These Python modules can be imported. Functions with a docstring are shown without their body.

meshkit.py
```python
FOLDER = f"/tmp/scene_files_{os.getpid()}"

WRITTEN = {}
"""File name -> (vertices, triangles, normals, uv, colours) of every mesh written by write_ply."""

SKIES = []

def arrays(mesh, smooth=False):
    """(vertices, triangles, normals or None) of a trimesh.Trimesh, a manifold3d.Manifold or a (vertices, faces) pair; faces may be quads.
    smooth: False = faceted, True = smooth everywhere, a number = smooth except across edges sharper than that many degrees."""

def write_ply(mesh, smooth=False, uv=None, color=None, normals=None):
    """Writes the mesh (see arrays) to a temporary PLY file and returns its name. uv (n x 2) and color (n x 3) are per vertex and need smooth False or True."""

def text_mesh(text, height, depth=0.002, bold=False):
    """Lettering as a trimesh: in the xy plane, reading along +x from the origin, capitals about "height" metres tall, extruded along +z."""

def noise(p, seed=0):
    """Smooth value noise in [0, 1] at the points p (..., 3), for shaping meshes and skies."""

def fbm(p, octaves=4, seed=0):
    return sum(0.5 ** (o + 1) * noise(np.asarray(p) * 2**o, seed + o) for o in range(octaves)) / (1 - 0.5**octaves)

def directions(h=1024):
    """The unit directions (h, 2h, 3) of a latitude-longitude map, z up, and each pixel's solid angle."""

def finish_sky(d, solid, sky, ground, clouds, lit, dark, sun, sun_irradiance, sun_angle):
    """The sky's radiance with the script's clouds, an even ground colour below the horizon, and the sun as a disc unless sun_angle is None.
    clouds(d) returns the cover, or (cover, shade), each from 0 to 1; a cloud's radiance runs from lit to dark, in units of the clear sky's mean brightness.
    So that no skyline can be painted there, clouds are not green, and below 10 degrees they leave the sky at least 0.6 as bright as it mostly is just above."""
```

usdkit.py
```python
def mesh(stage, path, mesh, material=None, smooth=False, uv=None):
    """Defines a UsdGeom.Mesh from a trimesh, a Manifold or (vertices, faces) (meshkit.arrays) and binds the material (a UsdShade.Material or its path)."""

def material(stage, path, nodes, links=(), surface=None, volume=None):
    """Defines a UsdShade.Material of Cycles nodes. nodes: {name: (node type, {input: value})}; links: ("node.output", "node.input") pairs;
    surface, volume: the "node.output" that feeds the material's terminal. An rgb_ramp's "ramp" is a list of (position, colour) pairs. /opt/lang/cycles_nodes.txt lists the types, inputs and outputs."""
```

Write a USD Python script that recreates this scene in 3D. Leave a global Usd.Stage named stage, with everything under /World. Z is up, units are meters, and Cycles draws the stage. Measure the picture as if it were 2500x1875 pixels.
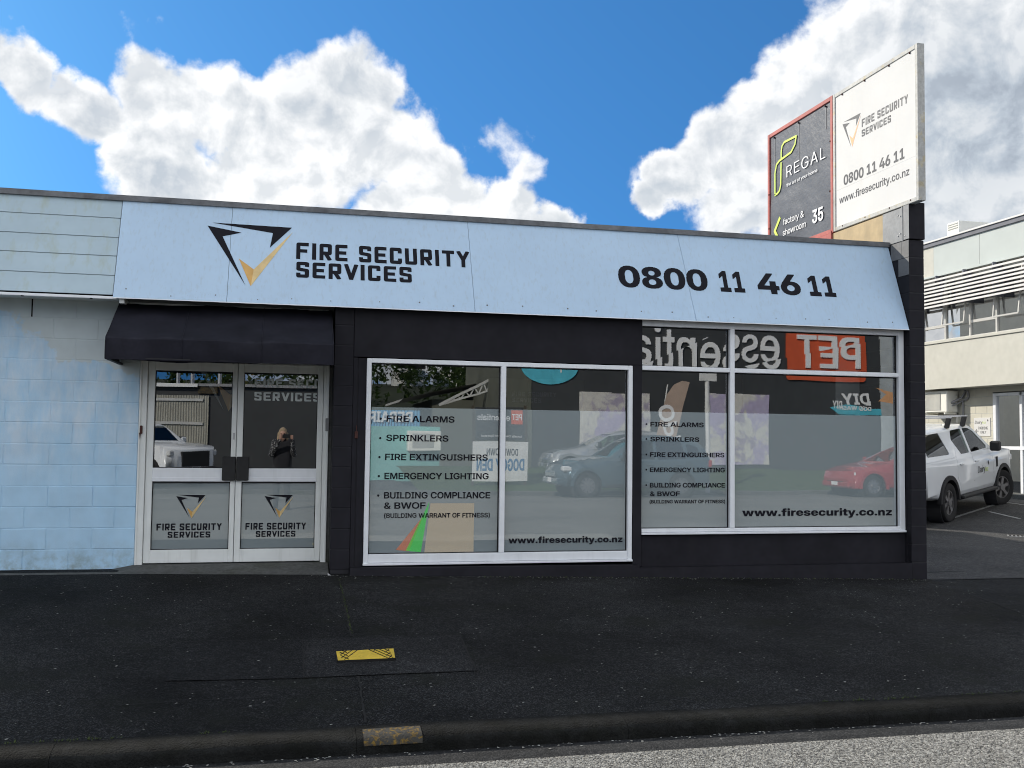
import math, random, glob
import numpy as np, trimesh, manifold3d, shapely
from shapely.geometry import Polygon, LineString
from shapely import box as sbox
from shapely import affinity, union_all
from PIL import Image, ImageDraw, ImageFont
from pxr import Usd, UsdGeom, UsdLux, UsdShade, Gf, Sdf, Vt
import usdkit, meshkit

stage = Usd.Stage.CreateInMemory()
UsdGeom.SetStageUpAxis(stage, UsdGeom.Tokens.z)
UsdGeom.SetStageMetersPerUnit(stage, 1.0)
UsdGeom.Xform.Define(stage, '/World')
UsdGeom.Scope.Define(stage, '/World/Looks')
RNG = random.Random(7)
NR = np.random.RandomState(11)

# ---------------------------------------------------------------- camera, sky, sun, exposure
CAM = np.array([-0.43, -9.88, 1.423])
ROWS = np.array([[0.97529, -0.22059, 0.01218], [-0.02387, -0.0504, 0.99844], [0.21963, 0.97406, 0.05442]])   # right, up, forward
EXPOSURE = 1.36
SUN_H = np.array([-0.66, 0.75])
SUN_TAN = 0.79 * 0.75                      # rise per horizontal metre
SUN_EL = math.atan2(SUN_TAN, float(np.hypot(*SUN_H)))
SUN_AZ = math.atan2(SUN_H[0], SUN_H[1])
SUN_INTENSITY = 0.50
SKY_STRENGTH = 0.105

cam = UsdGeom.Camera.Define(stage, '/World/camera')
cam.CreateHorizontalApertureAttr(36.0)
cam.CreateVerticalApertureAttr(27.0)
cam.CreateFocalLengthAttr(36.0 * 2420 / 2500)
cam.CreateClippingRangeAttr(Gf.Vec2f(0.02, 3000))
cam.CreateExposureAttr(EXPOSURE)
_m = np.eye(4)
_m[0, :3], _m[1, :3], _m[2, :3], _m[3, :3] = ROWS[0], ROWS[1], -ROWS[2], CAM
cam.AddTransformOp().Set(Gf.Matrix4d(*_m.ravel().tolist()))

sun = UsdLux.DistantLight.Define(stage, '/World/sun')
sun.CreateIntensityAttr(SUN_INTENSITY)
sun.CreateAngleAttr(0.53)
sun.CreateColorAttr(Gf.Vec3f(1.0, 0.93, 0.82))
sun.CreateNormalizeAttr(True)
_h = SUN_H / np.hypot(*SUN_H)
S_DIR = np.array([_h[0] * math.cos(SUN_EL), _h[1] * math.cos(SUN_EL), math.sin(SUN_EL)])
_z = S_DIR
_x = np.cross([0, 0, 1.0], _z); _x /= np.linalg.norm(_x)
_y = np.cross(_z, _x)
_m = np.eye(4); _m[0, :3], _m[1, :3], _m[2, :3] = _x, _y, _z
sun.AddTransformOp().Set(Gf.Matrix4d(*_m.ravel().tolist()))


def build_sky():
    """A clear single-scattering sky with cumulus made from noise round a few cloud centres (directions, angular radii)."""
    blobs = [(-.236,.918,.318,.036),(-.190,.937,.294,.038),(-.128,.945,.300,.048),(-.087,.952,.294,.052),(-.033,.955,.293,.056),(.018,.947,.322,.056),(.061,.944,.325,.051),(.089,.953,.289,.054),(.028,.966,.256,.061),(-.049,.968,.246,.061),(-.112,.965,.237,.056),(-.140,.956,.259,.042),(.140,.956,.257,.044),(.164,.960,.227,.042),(.101,.970,.221,.051),(.210,.952,.223,.037),(.251,.945,.210,.028),(-.229,.926,.301,.033),
             (.585,.742,.328,.112),(.524,.786,.329,.093),(.472,.825,.312,.075),(.434,.852,.291,.058),(.397,.875,.277,.047),(.371,.891,.261,.037),(.422,.876,.233,.051),(.480,.849,.222,.070),(.566,.794,.224,.089),(.615,.745,.257,.079),(.544,.727,.419,.121),(.349,.907,.236,.028)]
    wisps = [(.198,.936,.292,.031,.42),(.227,.937,.266,.026,.40),(.339,.907,.251,.031,.42),(.212,.929,.303,.022,.40)]
    n = {'tc': ('texture_coordinate', {}),
         'lift': ('vector_math', {'math_type': 'add', 'vector2': (0.0, 0.0, 0.32)}), 'liftn': ('vector_math', {'math_type': 'normalize'}),
         'sky': ('sky_texture', {'sky_type': 'single_scattering', 'sun_disc': False, 'sun_elevation': SUN_EL, 'sun_rotation': SUN_AZ, 'altitude': 50.0, 'air_density': 1.0, 'aerosol_density': 0.6, 'ozone_density': 2.0}),
         'warp': ('noise_texture', {'scale': 13.0, 'detail': 7.0, 'roughness': 0.55}),
         'warpc': ('vector_math', {'math_type': 'subtract', 'vector2': (0.5, 0.5, 0.5)}),
         'warps': ('vector_math', {'math_type': 'scale', 'scale': 0.075}),
         'dir': ('vector_math', {'math_type': 'add'}),
         'n1': ('noise_texture', {'scale': 17.0, 'detail': 10.0, 'roughness': 0.57, 'distortion': 0.15}),
         'up': ('vector_math', {'math_type': 'add', 'vector2': tuple(0.017 * np.array([-.5, .1, .85]))}),
         'ra': ('noise_texture', {'scale': 17.0, 'detail': 6.0, 'roughness': 0.54, 'distortion': 0.2}),
         'rb': ('noise_texture', {'scale': 17.0, 'detail': 6.0, 'roughness': 0.54, 'distortion': 0.2}),
         'grey': ('noise_texture', {'scale': 4.3, 'detail': 4.0, 'roughness': 0.5}),
         'greyr': ('map_range', {'range_type': 'smoothstep', 'from_min': 0.42, 'from_max': 0.62, 'to_min': 0.0, 'to_max': 0.28, 'clamp': True}),
         'low': ('noise_texture', {'scale': 2.6, 'detail': 3.0, 'roughness': 0.5}),
         'lowr': ('map_range', {'from_min': 0.38, 'from_max': 0.54, 'to_min': 0.0, 'to_max': 1.0, 'clamp': True}),
         'axis': ('vector_math', {'math_type': 'dot_product', 'vector2': tuple(ROWS[2])}),
         'out': ('map_range', {'from_min': 0.85, 'from_max': 0.77, 'to_min': 0.0, 'to_max': 1.0, 'clamp': True}),  # cloud cover out of view, set dense to light the shaded fronts
         'oth': ('math', {'math_type': 'multiply'})}
    L = [('tc.generated', 'lift.vector1'), ('lift.vector', 'liftn.vector1'), ('liftn.vector', 'sky.vector'), ('tc.generated', 'warp.vector'), ('warp.color', 'warpc.vector1'), ('warpc.vector', 'warps.vector1'), ('tc.generated', 'dir.vector1'), ('warps.vector', 'dir.vector2'),
         ('tc.generated', 'n1.vector'), ('tc.generated', 'up.vector1'), ('dir.vector', 'ra.vector'), ('up.vector', 'rb.vector'), ('tc.generated', 'grey.vector'), ('grey.fac', 'greyr.value'), ('tc.generated', 'low.vector'), ('low.fac', 'lowr.value'),
         ('tc.generated', 'axis.vector1'), ('axis.value', 'out.value'), ('lowr.result', 'oth.value1'), ('out.result', 'oth.value2')]
    L = [q if q != ('dir.vector', 'ra.vector') else ('tc.generated', 'ra.vector') for q in L]
    last = 'oth.value'
    for i, (x, y, z, r, w) in enumerate([(*b, 1.0) for b in blobs] + wisps):
        n[f'd{i}'] = ('vector_math', {'math_type': 'distance', 'vector2': (x, y, z)})
        n[f'r{i}'] = ('map_range', {'range_type': 'smoothstep', 'from_min': r * 1.35, 'from_max': r * 0.30, 'to_min': 0.0, 'to_max': w, 'clamp': True})
        n[f'm{i}'] = ('math', {'math_type': 'smoothmax', 'value3': 0.05})
        L += [('dir.vector', f'd{i}.vector1'), (f'd{i}.value', f'r{i}.value'), (f'r{i}.result', f'm{i}.value1'), (last, f'm{i}.value2')]
        last = f'm{i}.value'
    n.update({'na': ('map_range', {'from_min': 0.0, 'from_max': 1.0, 'to_min': -1.0, 'to_max': 0.62}),
              'sum': ('math', {'math_type': 'add'}),
              'cov': ('map_range', {'range_type': 'smoothstep', 'from_min': 0.07, 'from_max': 0.48, 'to_min': 0.0, 'to_max': 1.0, 'clamp': True}),
              'dn': ('math', {'math_type': 'subtract'}),
              'rel': ('map_range', {'from_min': -0.10, 'from_max': 0.10, 'to_min': -0.24, 'to_max': 0.24, 'clamp': True}),
              'thick': ('map_range', {'range_type': 'smoothstep', 'from_min': 0.30, 'from_max': 0.85, 'to_min': 0.0, 'to_max': 1.0, 'clamp': True}),
              'gd': ('vector_math', {'math_type': 'distance', 'vector2': (.605, .745, .285)}), 'gb': ('map_range', {'range_type': 'smoothstep', 'from_min': 0.22, 'from_max': 0.03, 'to_min': 0.0, 'to_max': 0.55, 'clamp': True}), 'gx': ('math', {'math_type': 'maximum'}),
              'gm': ('math', {'math_type': 'multiply'}), 'gi': ('math', {'math_type': 'subtract', 'value1': 0.88}),
              'lit': ('math', {'math_type': 'add'}),
              'ccol': ('rgb_ramp', {'ramp': [(0.0, (1.3, 1.5, 1.8)), (0.3, (1.95, 2.2, 2.5)), (0.65, (2.95, 3.08, 3.22)), (1.0, (4.05, 4.08, 4.12))]}),
              'skyc': ('mix_color', {'blend_type': 'multiply', 'fac': 1.0, 'b': (0.175, 0.435, 0.625), 'use_clamp': False}),
              'mix': ('mix_color', {'blend_type': 'mix', 'use_clamp': True}),
              'bg': ('background_shader', {'strength': SKY_STRENGTH})})
    L += [('n1.fac', 'na.value'), (last, 'sum.value1'), ('na.result', 'sum.value2'), ('sum.value', 'cov.value'),
          ('ra.fac', 'dn.value1'), ('rb.fac', 'dn.value2'), ('dn.value', 'rel.value'), ('sum.value', 'thick.value'), ('thick.result', 'gm.value1'), ('dir.vector', 'gd.vector1'), ('gd.value', 'gb.value'), ('gb.result', 'gx.value1'), ('greyr.result', 'gx.value2'), ('gx.value', 'gm.value2'), ('gm.value', 'gi.value2'), ('rel.result', 'lit.value1'), ('gi.value', 'lit.value2'),
          ('lit.value', 'ccol.fac'), ('sky.color', 'skyc.a'), ('skyc.result', 'mix.a'), ('ccol.color', 'mix.b'), ('cov.result', 'mix.fac'), ('mix.result', 'bg.color')]
    return usdkit.material(stage, '/World/Looks/sky_dome', n, L, surface='bg.background')


dome = UsdLux.DomeLight.Define(stage, '/World/sky')
dome.CreateIntensityAttr(1.0)
UsdShade.MaterialBindingAPI.Apply(dome.GetPrim()).Bind(build_sky())
dome.GetPrim().SetCustomDataByKey('kind', 'structure')

# ---------------------------------------------------------------- helpers
_names = {}


def path_of(parent):
    return '/World' if parent is None else (parent if isinstance(parent, str) else str(parent.GetPath()))


def unique(parent, name):
    base = path_of(parent)
    k = _names.get((base, name), 0)
    _names[(base, name)] = k + 1
    return f'{base}/{name}' + (f'_{k:03d}' if k else '')


def tag(p, label=None, cat=None, group=None, kind=None):
    p = p.GetPrim() if hasattr(p, 'GetPrim') else p
    for key, v in (('label', label), ('category', cat), ('group', group), ('kind', kind)):
        if v:
            p.SetCustomDataByKey(key, v)
    return p


def thing(name, label, cat, group=None, loc=None, rz=0.0, scale=1.0):
    x = UsdGeom.Xform.Define(stage, unique(None, name))
    if loc is not None:
        x.AddTranslateOp().Set(Gf.Vec3d(*map(float, loc)))
        x.AddRotateZOp().Set(math.degrees(rz))
        if scale != 1.0:
            x.AddScaleOp().Set(Gf.Vec3f(scale, scale, scale))
    return tag(x, label, cat, group)


def part(name, parent):
    return UsdGeom.Xform.Define(stage, unique(parent, name)).GetPrim()


def structure(name):
    return tag(UsdGeom.Xform.Define(stage, unique(None, name)), kind='structure')


def obj(name, mesh, m, parent=None, smooth=False, label=None, kind=None):
    if isinstance(mesh, MB):
        mesh = mesh.mesh()
    p = usdkit.mesh(stage, unique(parent, name), mesh, m, smooth=smooth).GetPrim()
    if label or kind:
        tag(p, label, kind=kind)
    return p


_h0 = None


def cbox_arrays(lo, hi, c):
    """A box with chamfered edges (24 vertices, 44 triangles)."""
    global _h0
    lo, hi = np.minimum(lo, hi).astype(float), np.maximum(lo, hi).astype(float)
    c = min(c, 0.45 * float((hi - lo).min()))

    def verts(lo, hi, c):
        out = []
        for sx in (0, 1):
            for sy in (0, 1):
                for sz in (0, 1):
                    s = np.array([sx, sy, sz])
                    p = np.where(s == 0, lo, hi)
                    for ax in range(3):
                        q = p + np.where(s == 0, c, -c)
                        q[ax] = p[ax]
                        out.append(q)
        return np.array(out)
    if _h0 is None:
        v = verts(np.zeros(3), np.array([1.0, 1.1, 1.2]), 0.1)
        h = trimesh.convex.convex_hull(v)
        idx = [int(np.argmin(((v - q) ** 2).sum(1))) for q in h.vertices]
        _h0 = np.array(idx)[h.faces]
    return verts(lo, hi, c), _h0


class MB:
    """Collects simple solids into one mesh."""

    def __init__(self):
        self.v, self.f, self.n = [], [], 0

    def add(self, v, f):
        v, f = np.asarray(v, float), np.asarray(f, int)
        if f.shape[1] == 4:
            f = np.vstack([f[:, [0, 1, 2]], f[:, [0, 2, 3]]])
        self.v.append(v); self.f.append(f + self.n); self.n += len(v)
        return self

    def box(self, x0, x1, y0, y1, z0, z1, c=0.0):
        if c:
            return self.add(*cbox_arrays((x0, y0, z0), (x1, y1, z1), c))
        v = np.array([[x, y, z] for x in sorted((x0, x1)) for y in sorted((y0, y1)) for z in sorted((z0, z1))])
        return self.add(v, [[0, 1, 3, 2], [4, 6, 7, 5], [0, 4, 5, 1], [2, 3, 7, 6], [0, 2, 6, 4], [1, 5, 7, 3]])

    def hexa(self, p):
        """Eight points: bottom four counter-clockwise seen from outside-top, then the top four."""
        return self.add(p, [[3, 2, 1, 0], [4, 5, 6, 7], [0, 1, 5, 4], [1, 2, 6, 5], [2, 3, 7, 6], [3, 0, 4, 7]])

    def tri(self, mesh):
        if hasattr(mesh, 'to_mesh'):
            q = mesh.to_mesh()
            return self.add(q.vert_properties[:, :3], q.tri_verts)
        return self.add(mesh.vertices, mesh.faces)

    def tube(self, pts, r, n=8, closed=True):
        pts = [np.asarray(p, float) for p in pts]
        r = [r] * len(pts) if np.ndim(r) == 0 else r
        rings, prev = [], None
        for i, p in enumerate(pts):
            t = pts[min(i + 1, len(pts) - 1)] - pts[max(i - 1, 0)]
            t = t / max(np.linalg.norm(t), 1e-9)
            a = prev if prev is not None else (np.array([0, 0, 1.0]) if abs(t[2]) < .9 else np.array([1.0, 0, 0]))
            u = a - t * (a @ t); u /= np.linalg.norm(u); w = np.cross(t, u); prev = u
            rings.append([p + r[i] * (math.cos(k * 2 * math.pi / n) * u + math.sin(k * 2 * math.pi / n) * w) for k in range(n)])
        v = np.array(rings).reshape(-1, 3)
        f = [[i * n + k, i * n + (k + 1) % n, (i + 1) * n + (k + 1) % n, (i + 1) * n + k] for i in range(len(pts) - 1) for k in range(n)]
        self.add(v, f)
        b = self.n - len(v)
        if closed:
            for base, flip in ((0, True), ((len(pts) - 1) * n, False)):
                f2 = [[b + base, b + base + k + (1 if flip else 0), b + base + k + (0 if flip else 1)] for k in range(1, n - 1)]
                self.f.append(np.array(f2))
        return self

    def bar(self, a, b, w, h=None):
        """A square bar from a to b."""
        a, b = np.asarray(a, float), np.asarray(b, float)
        h = w if h is None else h
        t = (b - a) / np.linalg.norm(b - a)
        u = np.cross(t, [0, 0, 1.0]) if abs(t[2]) < .95 else np.array([1.0, 0, 0])
        u /= np.linalg.norm(u); q = np.cross(u, t)
        c = [(-1, -1), (1, -1), (1, 1), (-1, 1)]
        return self.hexa([a + u * w / 2 * i + q * h / 2 * j for i, j in c] + [b + u * w / 2 * i + q * h / 2 * j for i, j in c])

    def mesh(self):
        return trimesh.Trimesh(np.vstack(self.v), np.vstack(self.f), process=False)


def extrude(shape, depth):
    gs = [g for g in getattr(shape, 'geoms', [shape]) if not g.is_empty and g.area > 1e-9]
    return trimesh.util.concatenate([trimesh.creation.extrude_polygon(g, depth, engine='earcut') for g in gs])


FONT = glob.glob('/opt/blender-*/*/datafiles/fonts/Inter.woff2')[0]
_glyphs = {}


def text_shape(text, h, weight=700, width=None, slant=0.0, track=0.0):
    """Lettering as a shapely shape; capitals h metres tall; stretched to width if given."""
    key = (text, weight, track)
    if key not in _glyphs:
        font = ImageFont.truetype(FONT, 96)
        font.set_variation_by_axes([32, weight])
        parts, x = [], 0
        runs = [text] if not track else list(text)
        for run in runs:
            if run.strip():
                x0, y0, x1, y1 = font.getbbox(run, anchor='ls')
                im = Image.new('L', (x1 - x0 + 8, y1 - y0 + 8))
                ImageDraw.Draw(im).text((4 - x0, 4 - y0), run, 255, font, anchor='ls')
                on = np.pad(np.asarray(im) > 127, ((0, 0), (1, 1))).astype(np.int8)
                rows, starts = np.nonzero(np.diff(on, axis=1) == 1)
                ends = np.nonzero(np.diff(on, axis=1) == -1)[1]
                s = union_all(sbox(starts, -rows - 1, ends, -rows)).buffer(0.6).buffer(-0.6).simplify(0.6)
                parts.append(affinity.translate(s, x + x0 - 4, 4 - y0))
            x += font.getlength(run) + track * 96
        _glyphs[key] = union_all(parts)
    s = _glyphs[key]
    k = h / 70.0
    s = affinity.affine_transform(s, [k, 0, 0, k, 0, 0])
    b = s.bounds
    s = affinity.translate(s, -b[0], 0)
    if width:
        s = affinity.scale(s, width / (b[2] - b[0]), 1, origin=(0, 0))
    if slant:
        s = affinity.skew(s, xs=slant, origin=(0, 0))
    return s


def block_text(text, h, width=None):
    """Square-cornered sign lettering built from strokes."""
    w, t = 0.62, 0.2
    a, W = t / 2, 0.62 - t
    top, mid, right = 1 - a, 0.5, 0.62 - a
    P = {'F': [[(a, 0), (a, top), (w, top)], [(a, mid), (w * .88, mid)]], 'I': [[(a, 0), (a, 1)]],
         'R': [[(a, 0), (a, top), (right, top), (right, .43), (a, .43)], [(.30, .43), (right + .01, 0)]],
         'E': [[(w, top), (a, top), (a, a), (w, a)], [(a, mid), (w * .9, mid)]],
         'S': [[(right, .70), (right, top), (a, top), (a, .535), (right, .465), (right, a), (a, a), (a, .30)]],
         'C': [[(right, .66), (right, top), (a, top), (a, a), (right, a), (right, .34)]],
         'U': [[(a, 1), (a, a), (right, a), (right, 1)]], 'T': [[(0, top), (w + .02, top)], [(w / 2 + .01, top), (w / 2 + .01, 0)]],
         'Y': [[(.06, 1), (w / 2 + .01, .46), (w - .04, 1)], [(w / 2 + .01, .5), (w / 2 + .01, 0)]],
         'V': [[(.06, 1), (w / 2 + .01, .04), (w - .04, 1)]]}
    x, out = 0.0, []
    for ch in text:
        if ch == ' ':
            x += 0.42; continue
        g = union_all([LineString(l).buffer(t / 2, cap_style='flat', join_style='round', quad_segs=2) for l in P[ch]])
        g = g.intersection(sbox(-.1, 0, 1, 1))
        out.append(affinity.translate(g, x, 0))
        x += (0.2 if ch == 'I' else w) + 0.17
    s = affinity.scale(union_all(out), h, h, origin=(0, 0))
    b = s.bounds
    s = affinity.translate(s, -b[0], 0)
    if width:
        s = affinity.scale(s, width / (b[2] - b[0]), 1, origin=(0, 0))
    return s


E_DARK = [[(0, .621), (.324, .564), (.147, .512), (.381, 0)], [(.046, .658), (.809, .651), (.602, .416), (.627, .579)]]
E_GOLD = [[(.311, .278), (.456, .168), (.434, -.013)], [(.456, .168), (.818, .60), (.434, -.013)]]


def emblem(width, thin=1.0):
    """The pointed emblem: (dark shape, left gold shape, right gold shape), width metres wide, its tip at y = 0."""
    k = width / 0.818
    f = lambda ps: affinity.scale(affinity.translate(union_all([Polygon(p) for p in ps]), 0, .013), k, k * thin, origin=(0, 0))
    return f(E_DARK), f(E_GOLD[:1]), f(E_GOLD[1:])


def place(mesh, o, ux, uy):
    ux, uy, o = (np.asarray(q, float) for q in (ux, uy, o))
    v = np.asarray(mesh.vertices)
    w = o + v[:, :1] * ux + v[:, 1:2] * uy + v[:, 2:3] * np.cross(ux, uy)
    return trimesh.Trimesh(w, mesh.faces, process=False)


FRONT = ((1, 0, 0), (0, 0, 1))             # reads from the street
WEST = ((0, -1, 0), (0, 0, 1))             # reads from -x
FAR = ((-1, 0, 0), (0, 0, 1))              # across the street, reads from +y


def flat(shape, o, axes, depth=0.002):
    return place(extrude(shape, depth), o, *axes)


def man(v, f=None):
    m = v if f is None else trimesh.Trimesh(v, f, process=False)
    return manifold3d.Manifold(manifold3d.Mesh(np.asarray(m.vertices, np.float32), np.asarray(m.faces, np.uint32)))


def xs(poly, depth, centre=True):
    """CrossSection polygon extruded along z."""
    c = manifold3d.CrossSection([np.asarray(poly, np.float64)], manifold3d.FillRule.NonZero)
    e = c.extrude(depth)
    return e.translate((0, 0, -depth / 2)) if centre else e


# ---------------------------------------------------------------- materials
def lin(r, g, b):
    return tuple((c / 12.92 if c <= .04045 else ((c + .055) / 1.055) ** 2.4) for c in (r / 255, g / 255, b / 255))


def mat(name, col, rough=0.6, metal=0.0, var=((3.0, 0.12),), bump=None, spec=0.4, coat=0.0, coat_rough=0.05, streak=None, speck=None, col2=None, mask=None, drift=None):
    """Principled paint with noise in tone, optional vertical streaks, specks and bump. var: (scale, amount) pairs; streak: (scale x, scale z, amount, colour)."""
    n = {'geo': ('geometry', {}), 'base': ('color', {'value': col})}
    L, last = [], 'base.color'
    if col2 is not None:
        sc, lo, hi, = mask
        n['mn'] = ('noise_texture', {'scale': sc, 'detail': 6.0, 'roughness': 0.6, 'distortion': 0.4})
        n['mr'] = ('map_range', {'from_min': lo, 'from_max': hi, 'to_min': 0.0, 'to_max': 1.0, 'clamp': True})
        n['mm'] = ('mix_color', {'b': col2})
        L += [('geo.position', 'mn.vector'), ('mn.fac', 'mr.value'), ('mr.result', 'mm.fac'), (last, 'mm.a')]
        last = 'mm.result'
    for i, (sc, am) in enumerate(var):
        n[f'v{i}'] = ('noise_texture', {'scale': sc, 'detail': 5.0, 'roughness': 0.6})
        n[f'r{i}'] = ('map_range', {'from_min': 0.28, 'from_max': 0.72, 'to_min': 1 - am, 'to_max': 1 + am, 'clamp': True})
        n[f'c{i}'] = ('vector_math', {'math_type': 'scale'})
        L += [('geo.position', f'v{i}.vector'), (f'v{i}.fac', f'r{i}.value'), (last, f'c{i}.vector1'), (f'r{i}.result', f'c{i}.scale')]
        last = f'c{i}.vector'
    if streak:
        sx, sz, am, sc = streak
        n['sm'] = ('mapping', {'scale': (sx, sx, sz)})
        n['sn'] = ('noise_texture', {'scale': 1.0, 'detail': 5.0, 'roughness': 0.65})
        n['sr'] = ('map_range', {'from_min': 0.52, 'from_max': 0.74, 'to_min': 0.0, 'to_max': am, 'clamp': True})
        n['sc'] = ('mix_color', {'b': sc})
        L += [('geo.position', 'sm.vector'), ('sm.vector', 'sn.vector'), ('sn.fac', 'sr.value'), ('sr.result', 'sc.fac'), (last, 'sc.a')]
        last = 'sc.result'
    if speck:
        sc, thr, c2 = speck
        n['kn'] = ('voronoi_texture', {'scale': sc})
        n['kr'] = ('map_range', {'from_min': thr, 'from_max': thr * 0.5, 'to_min': 0.0, 'to_max': 1.0, 'clamp': True})
        n['kb'] = ('noise_texture', {'scale': sc * 0.08, 'detail': 2.0})
        n['kq'] = ('map_range', {'from_min': 0.5, 'from_max': 0.62, 'to_min': 0.0, 'to_max': 0.85, 'clamp': True})
        n['km'] = ('math', {'math_type': 'multiply'})
        n['kc'] = ('mix_color', {'b': c2})
        L += [('geo.position', 'kn.vector'), ('kn.distance', 'kr.value'), ('geo.position', 'kb.vector'), ('kb.fac', 'kq.value'), ('kr.result', 'km.value1'), ('kq.result', 'km.value2'), ('km.value', 'kc.fac'), (last, 'kc.a')]
        last = 'kc.result'
    n['p'] = ('principled_bsdf', {'roughness': rough, 'metallic': metal, 'specular_ior_level': spec, 'coat_weight': coat, 'coat_roughness': coat_rough})
    L.append((last, 'p.base_color'))
    if bump:
        sc, st, di = bump
        n['bn'] = ('noise_texture', {'scale': sc, 'detail': 6.0, 'roughness': 0.6})
        n['b'] = ('bump', {'strength': st, 'distance': di})
        L += [('geo.position', 'bn.vector'), ('bn.fac', 'b.height'), ('b.normal', 'p.normal')]
    return usdkit.material(stage, f'/World/Looks/{name}', n, L, surface='p.BSDF')


def glass_mat(name, reflect=0.2, tint=(0.75, 0.8, 0.8), rough=0.0, dist=0.0):
    """A window pane: see-through, with a coated reflection."""
    n = {'t': ('transparent_bsdf', {'color': tint}), 'g': ('glossy_bsdf', {'color': (0.96, 0.98, 1.0), 'roughness': rough}),
         'fr': ('fresnel', {'IOR': 1.5}), 'fa': ('math', {'math_type': 'add', 'value2': reflect, 'use_clamp': True}), 'm': ('mix_closure', {})}
    L = [('fr.fac', 'fa.value1'), ('fa.value', 'm.fac'), ('t.BSDF', 'm.closure1'), ('g.BSDF', 'm.closure2')]
    if dist:
        n['geo'] = ('geometry', {})
        n['bn'] = ('noise_texture', {'scale': 1.3, 'detail': 1.0})
        n['b'] = ('bump', {'strength': 1.0, 'distance': dist})
        L += [('geo.position', 'bn.vector'), ('bn.fac', 'b.height'), ('b.normal', 'g.normal')]
    return usdkit.material(stage, f'/World/Looks/{name}', n, L, surface='m.closure')


def film_mat():
    """Frosted film seen through its pane: a pale diffuse sheet under the pane's sharp reflection."""
    n = {'t': ('transparent_bsdf', {'color': (0.9, 0.92, 0.9)}), 'd': ('diffuse_bsdf', {'color': (0.20, 0.235, 0.245)}), 'm1': ('mix_closure', {'fac': 0.96}),
         'g': ('glossy_bsdf', {'color': (0.96, 0.98, 1.0), 'roughness': 0.0}), 'fr': ('fresnel', {'IOR': 1.5}), 'fa': ('math', {'math_type': 'add', 'value2': 0.23}), 'm2': ('mix_closure', {}),
         'geo': ('geometry', {}), 'bn': ('noise_texture', {'scale': 1.3, 'detail': 1.0}), 'b': ('bump', {'strength': 1.0, 'distance': 0.0007})}
    return usdkit.material(stage, '/World/Looks/window_film', n, [('t.BSDF', 'm1.closure1'), ('d.BSDF', 'm1.closure2'), ('m1.closure', 'm2.closure1'), ('g.BSDF', 'm2.closure2'), ('fr.fac', 'fa.value1'), ('fa.value', 'm2.fac'), ('geo.position', 'bn.vector'), ('bn.fac', 'b.height'), ('b.normal', 'g.normal')], surface='m2.closure')


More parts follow.
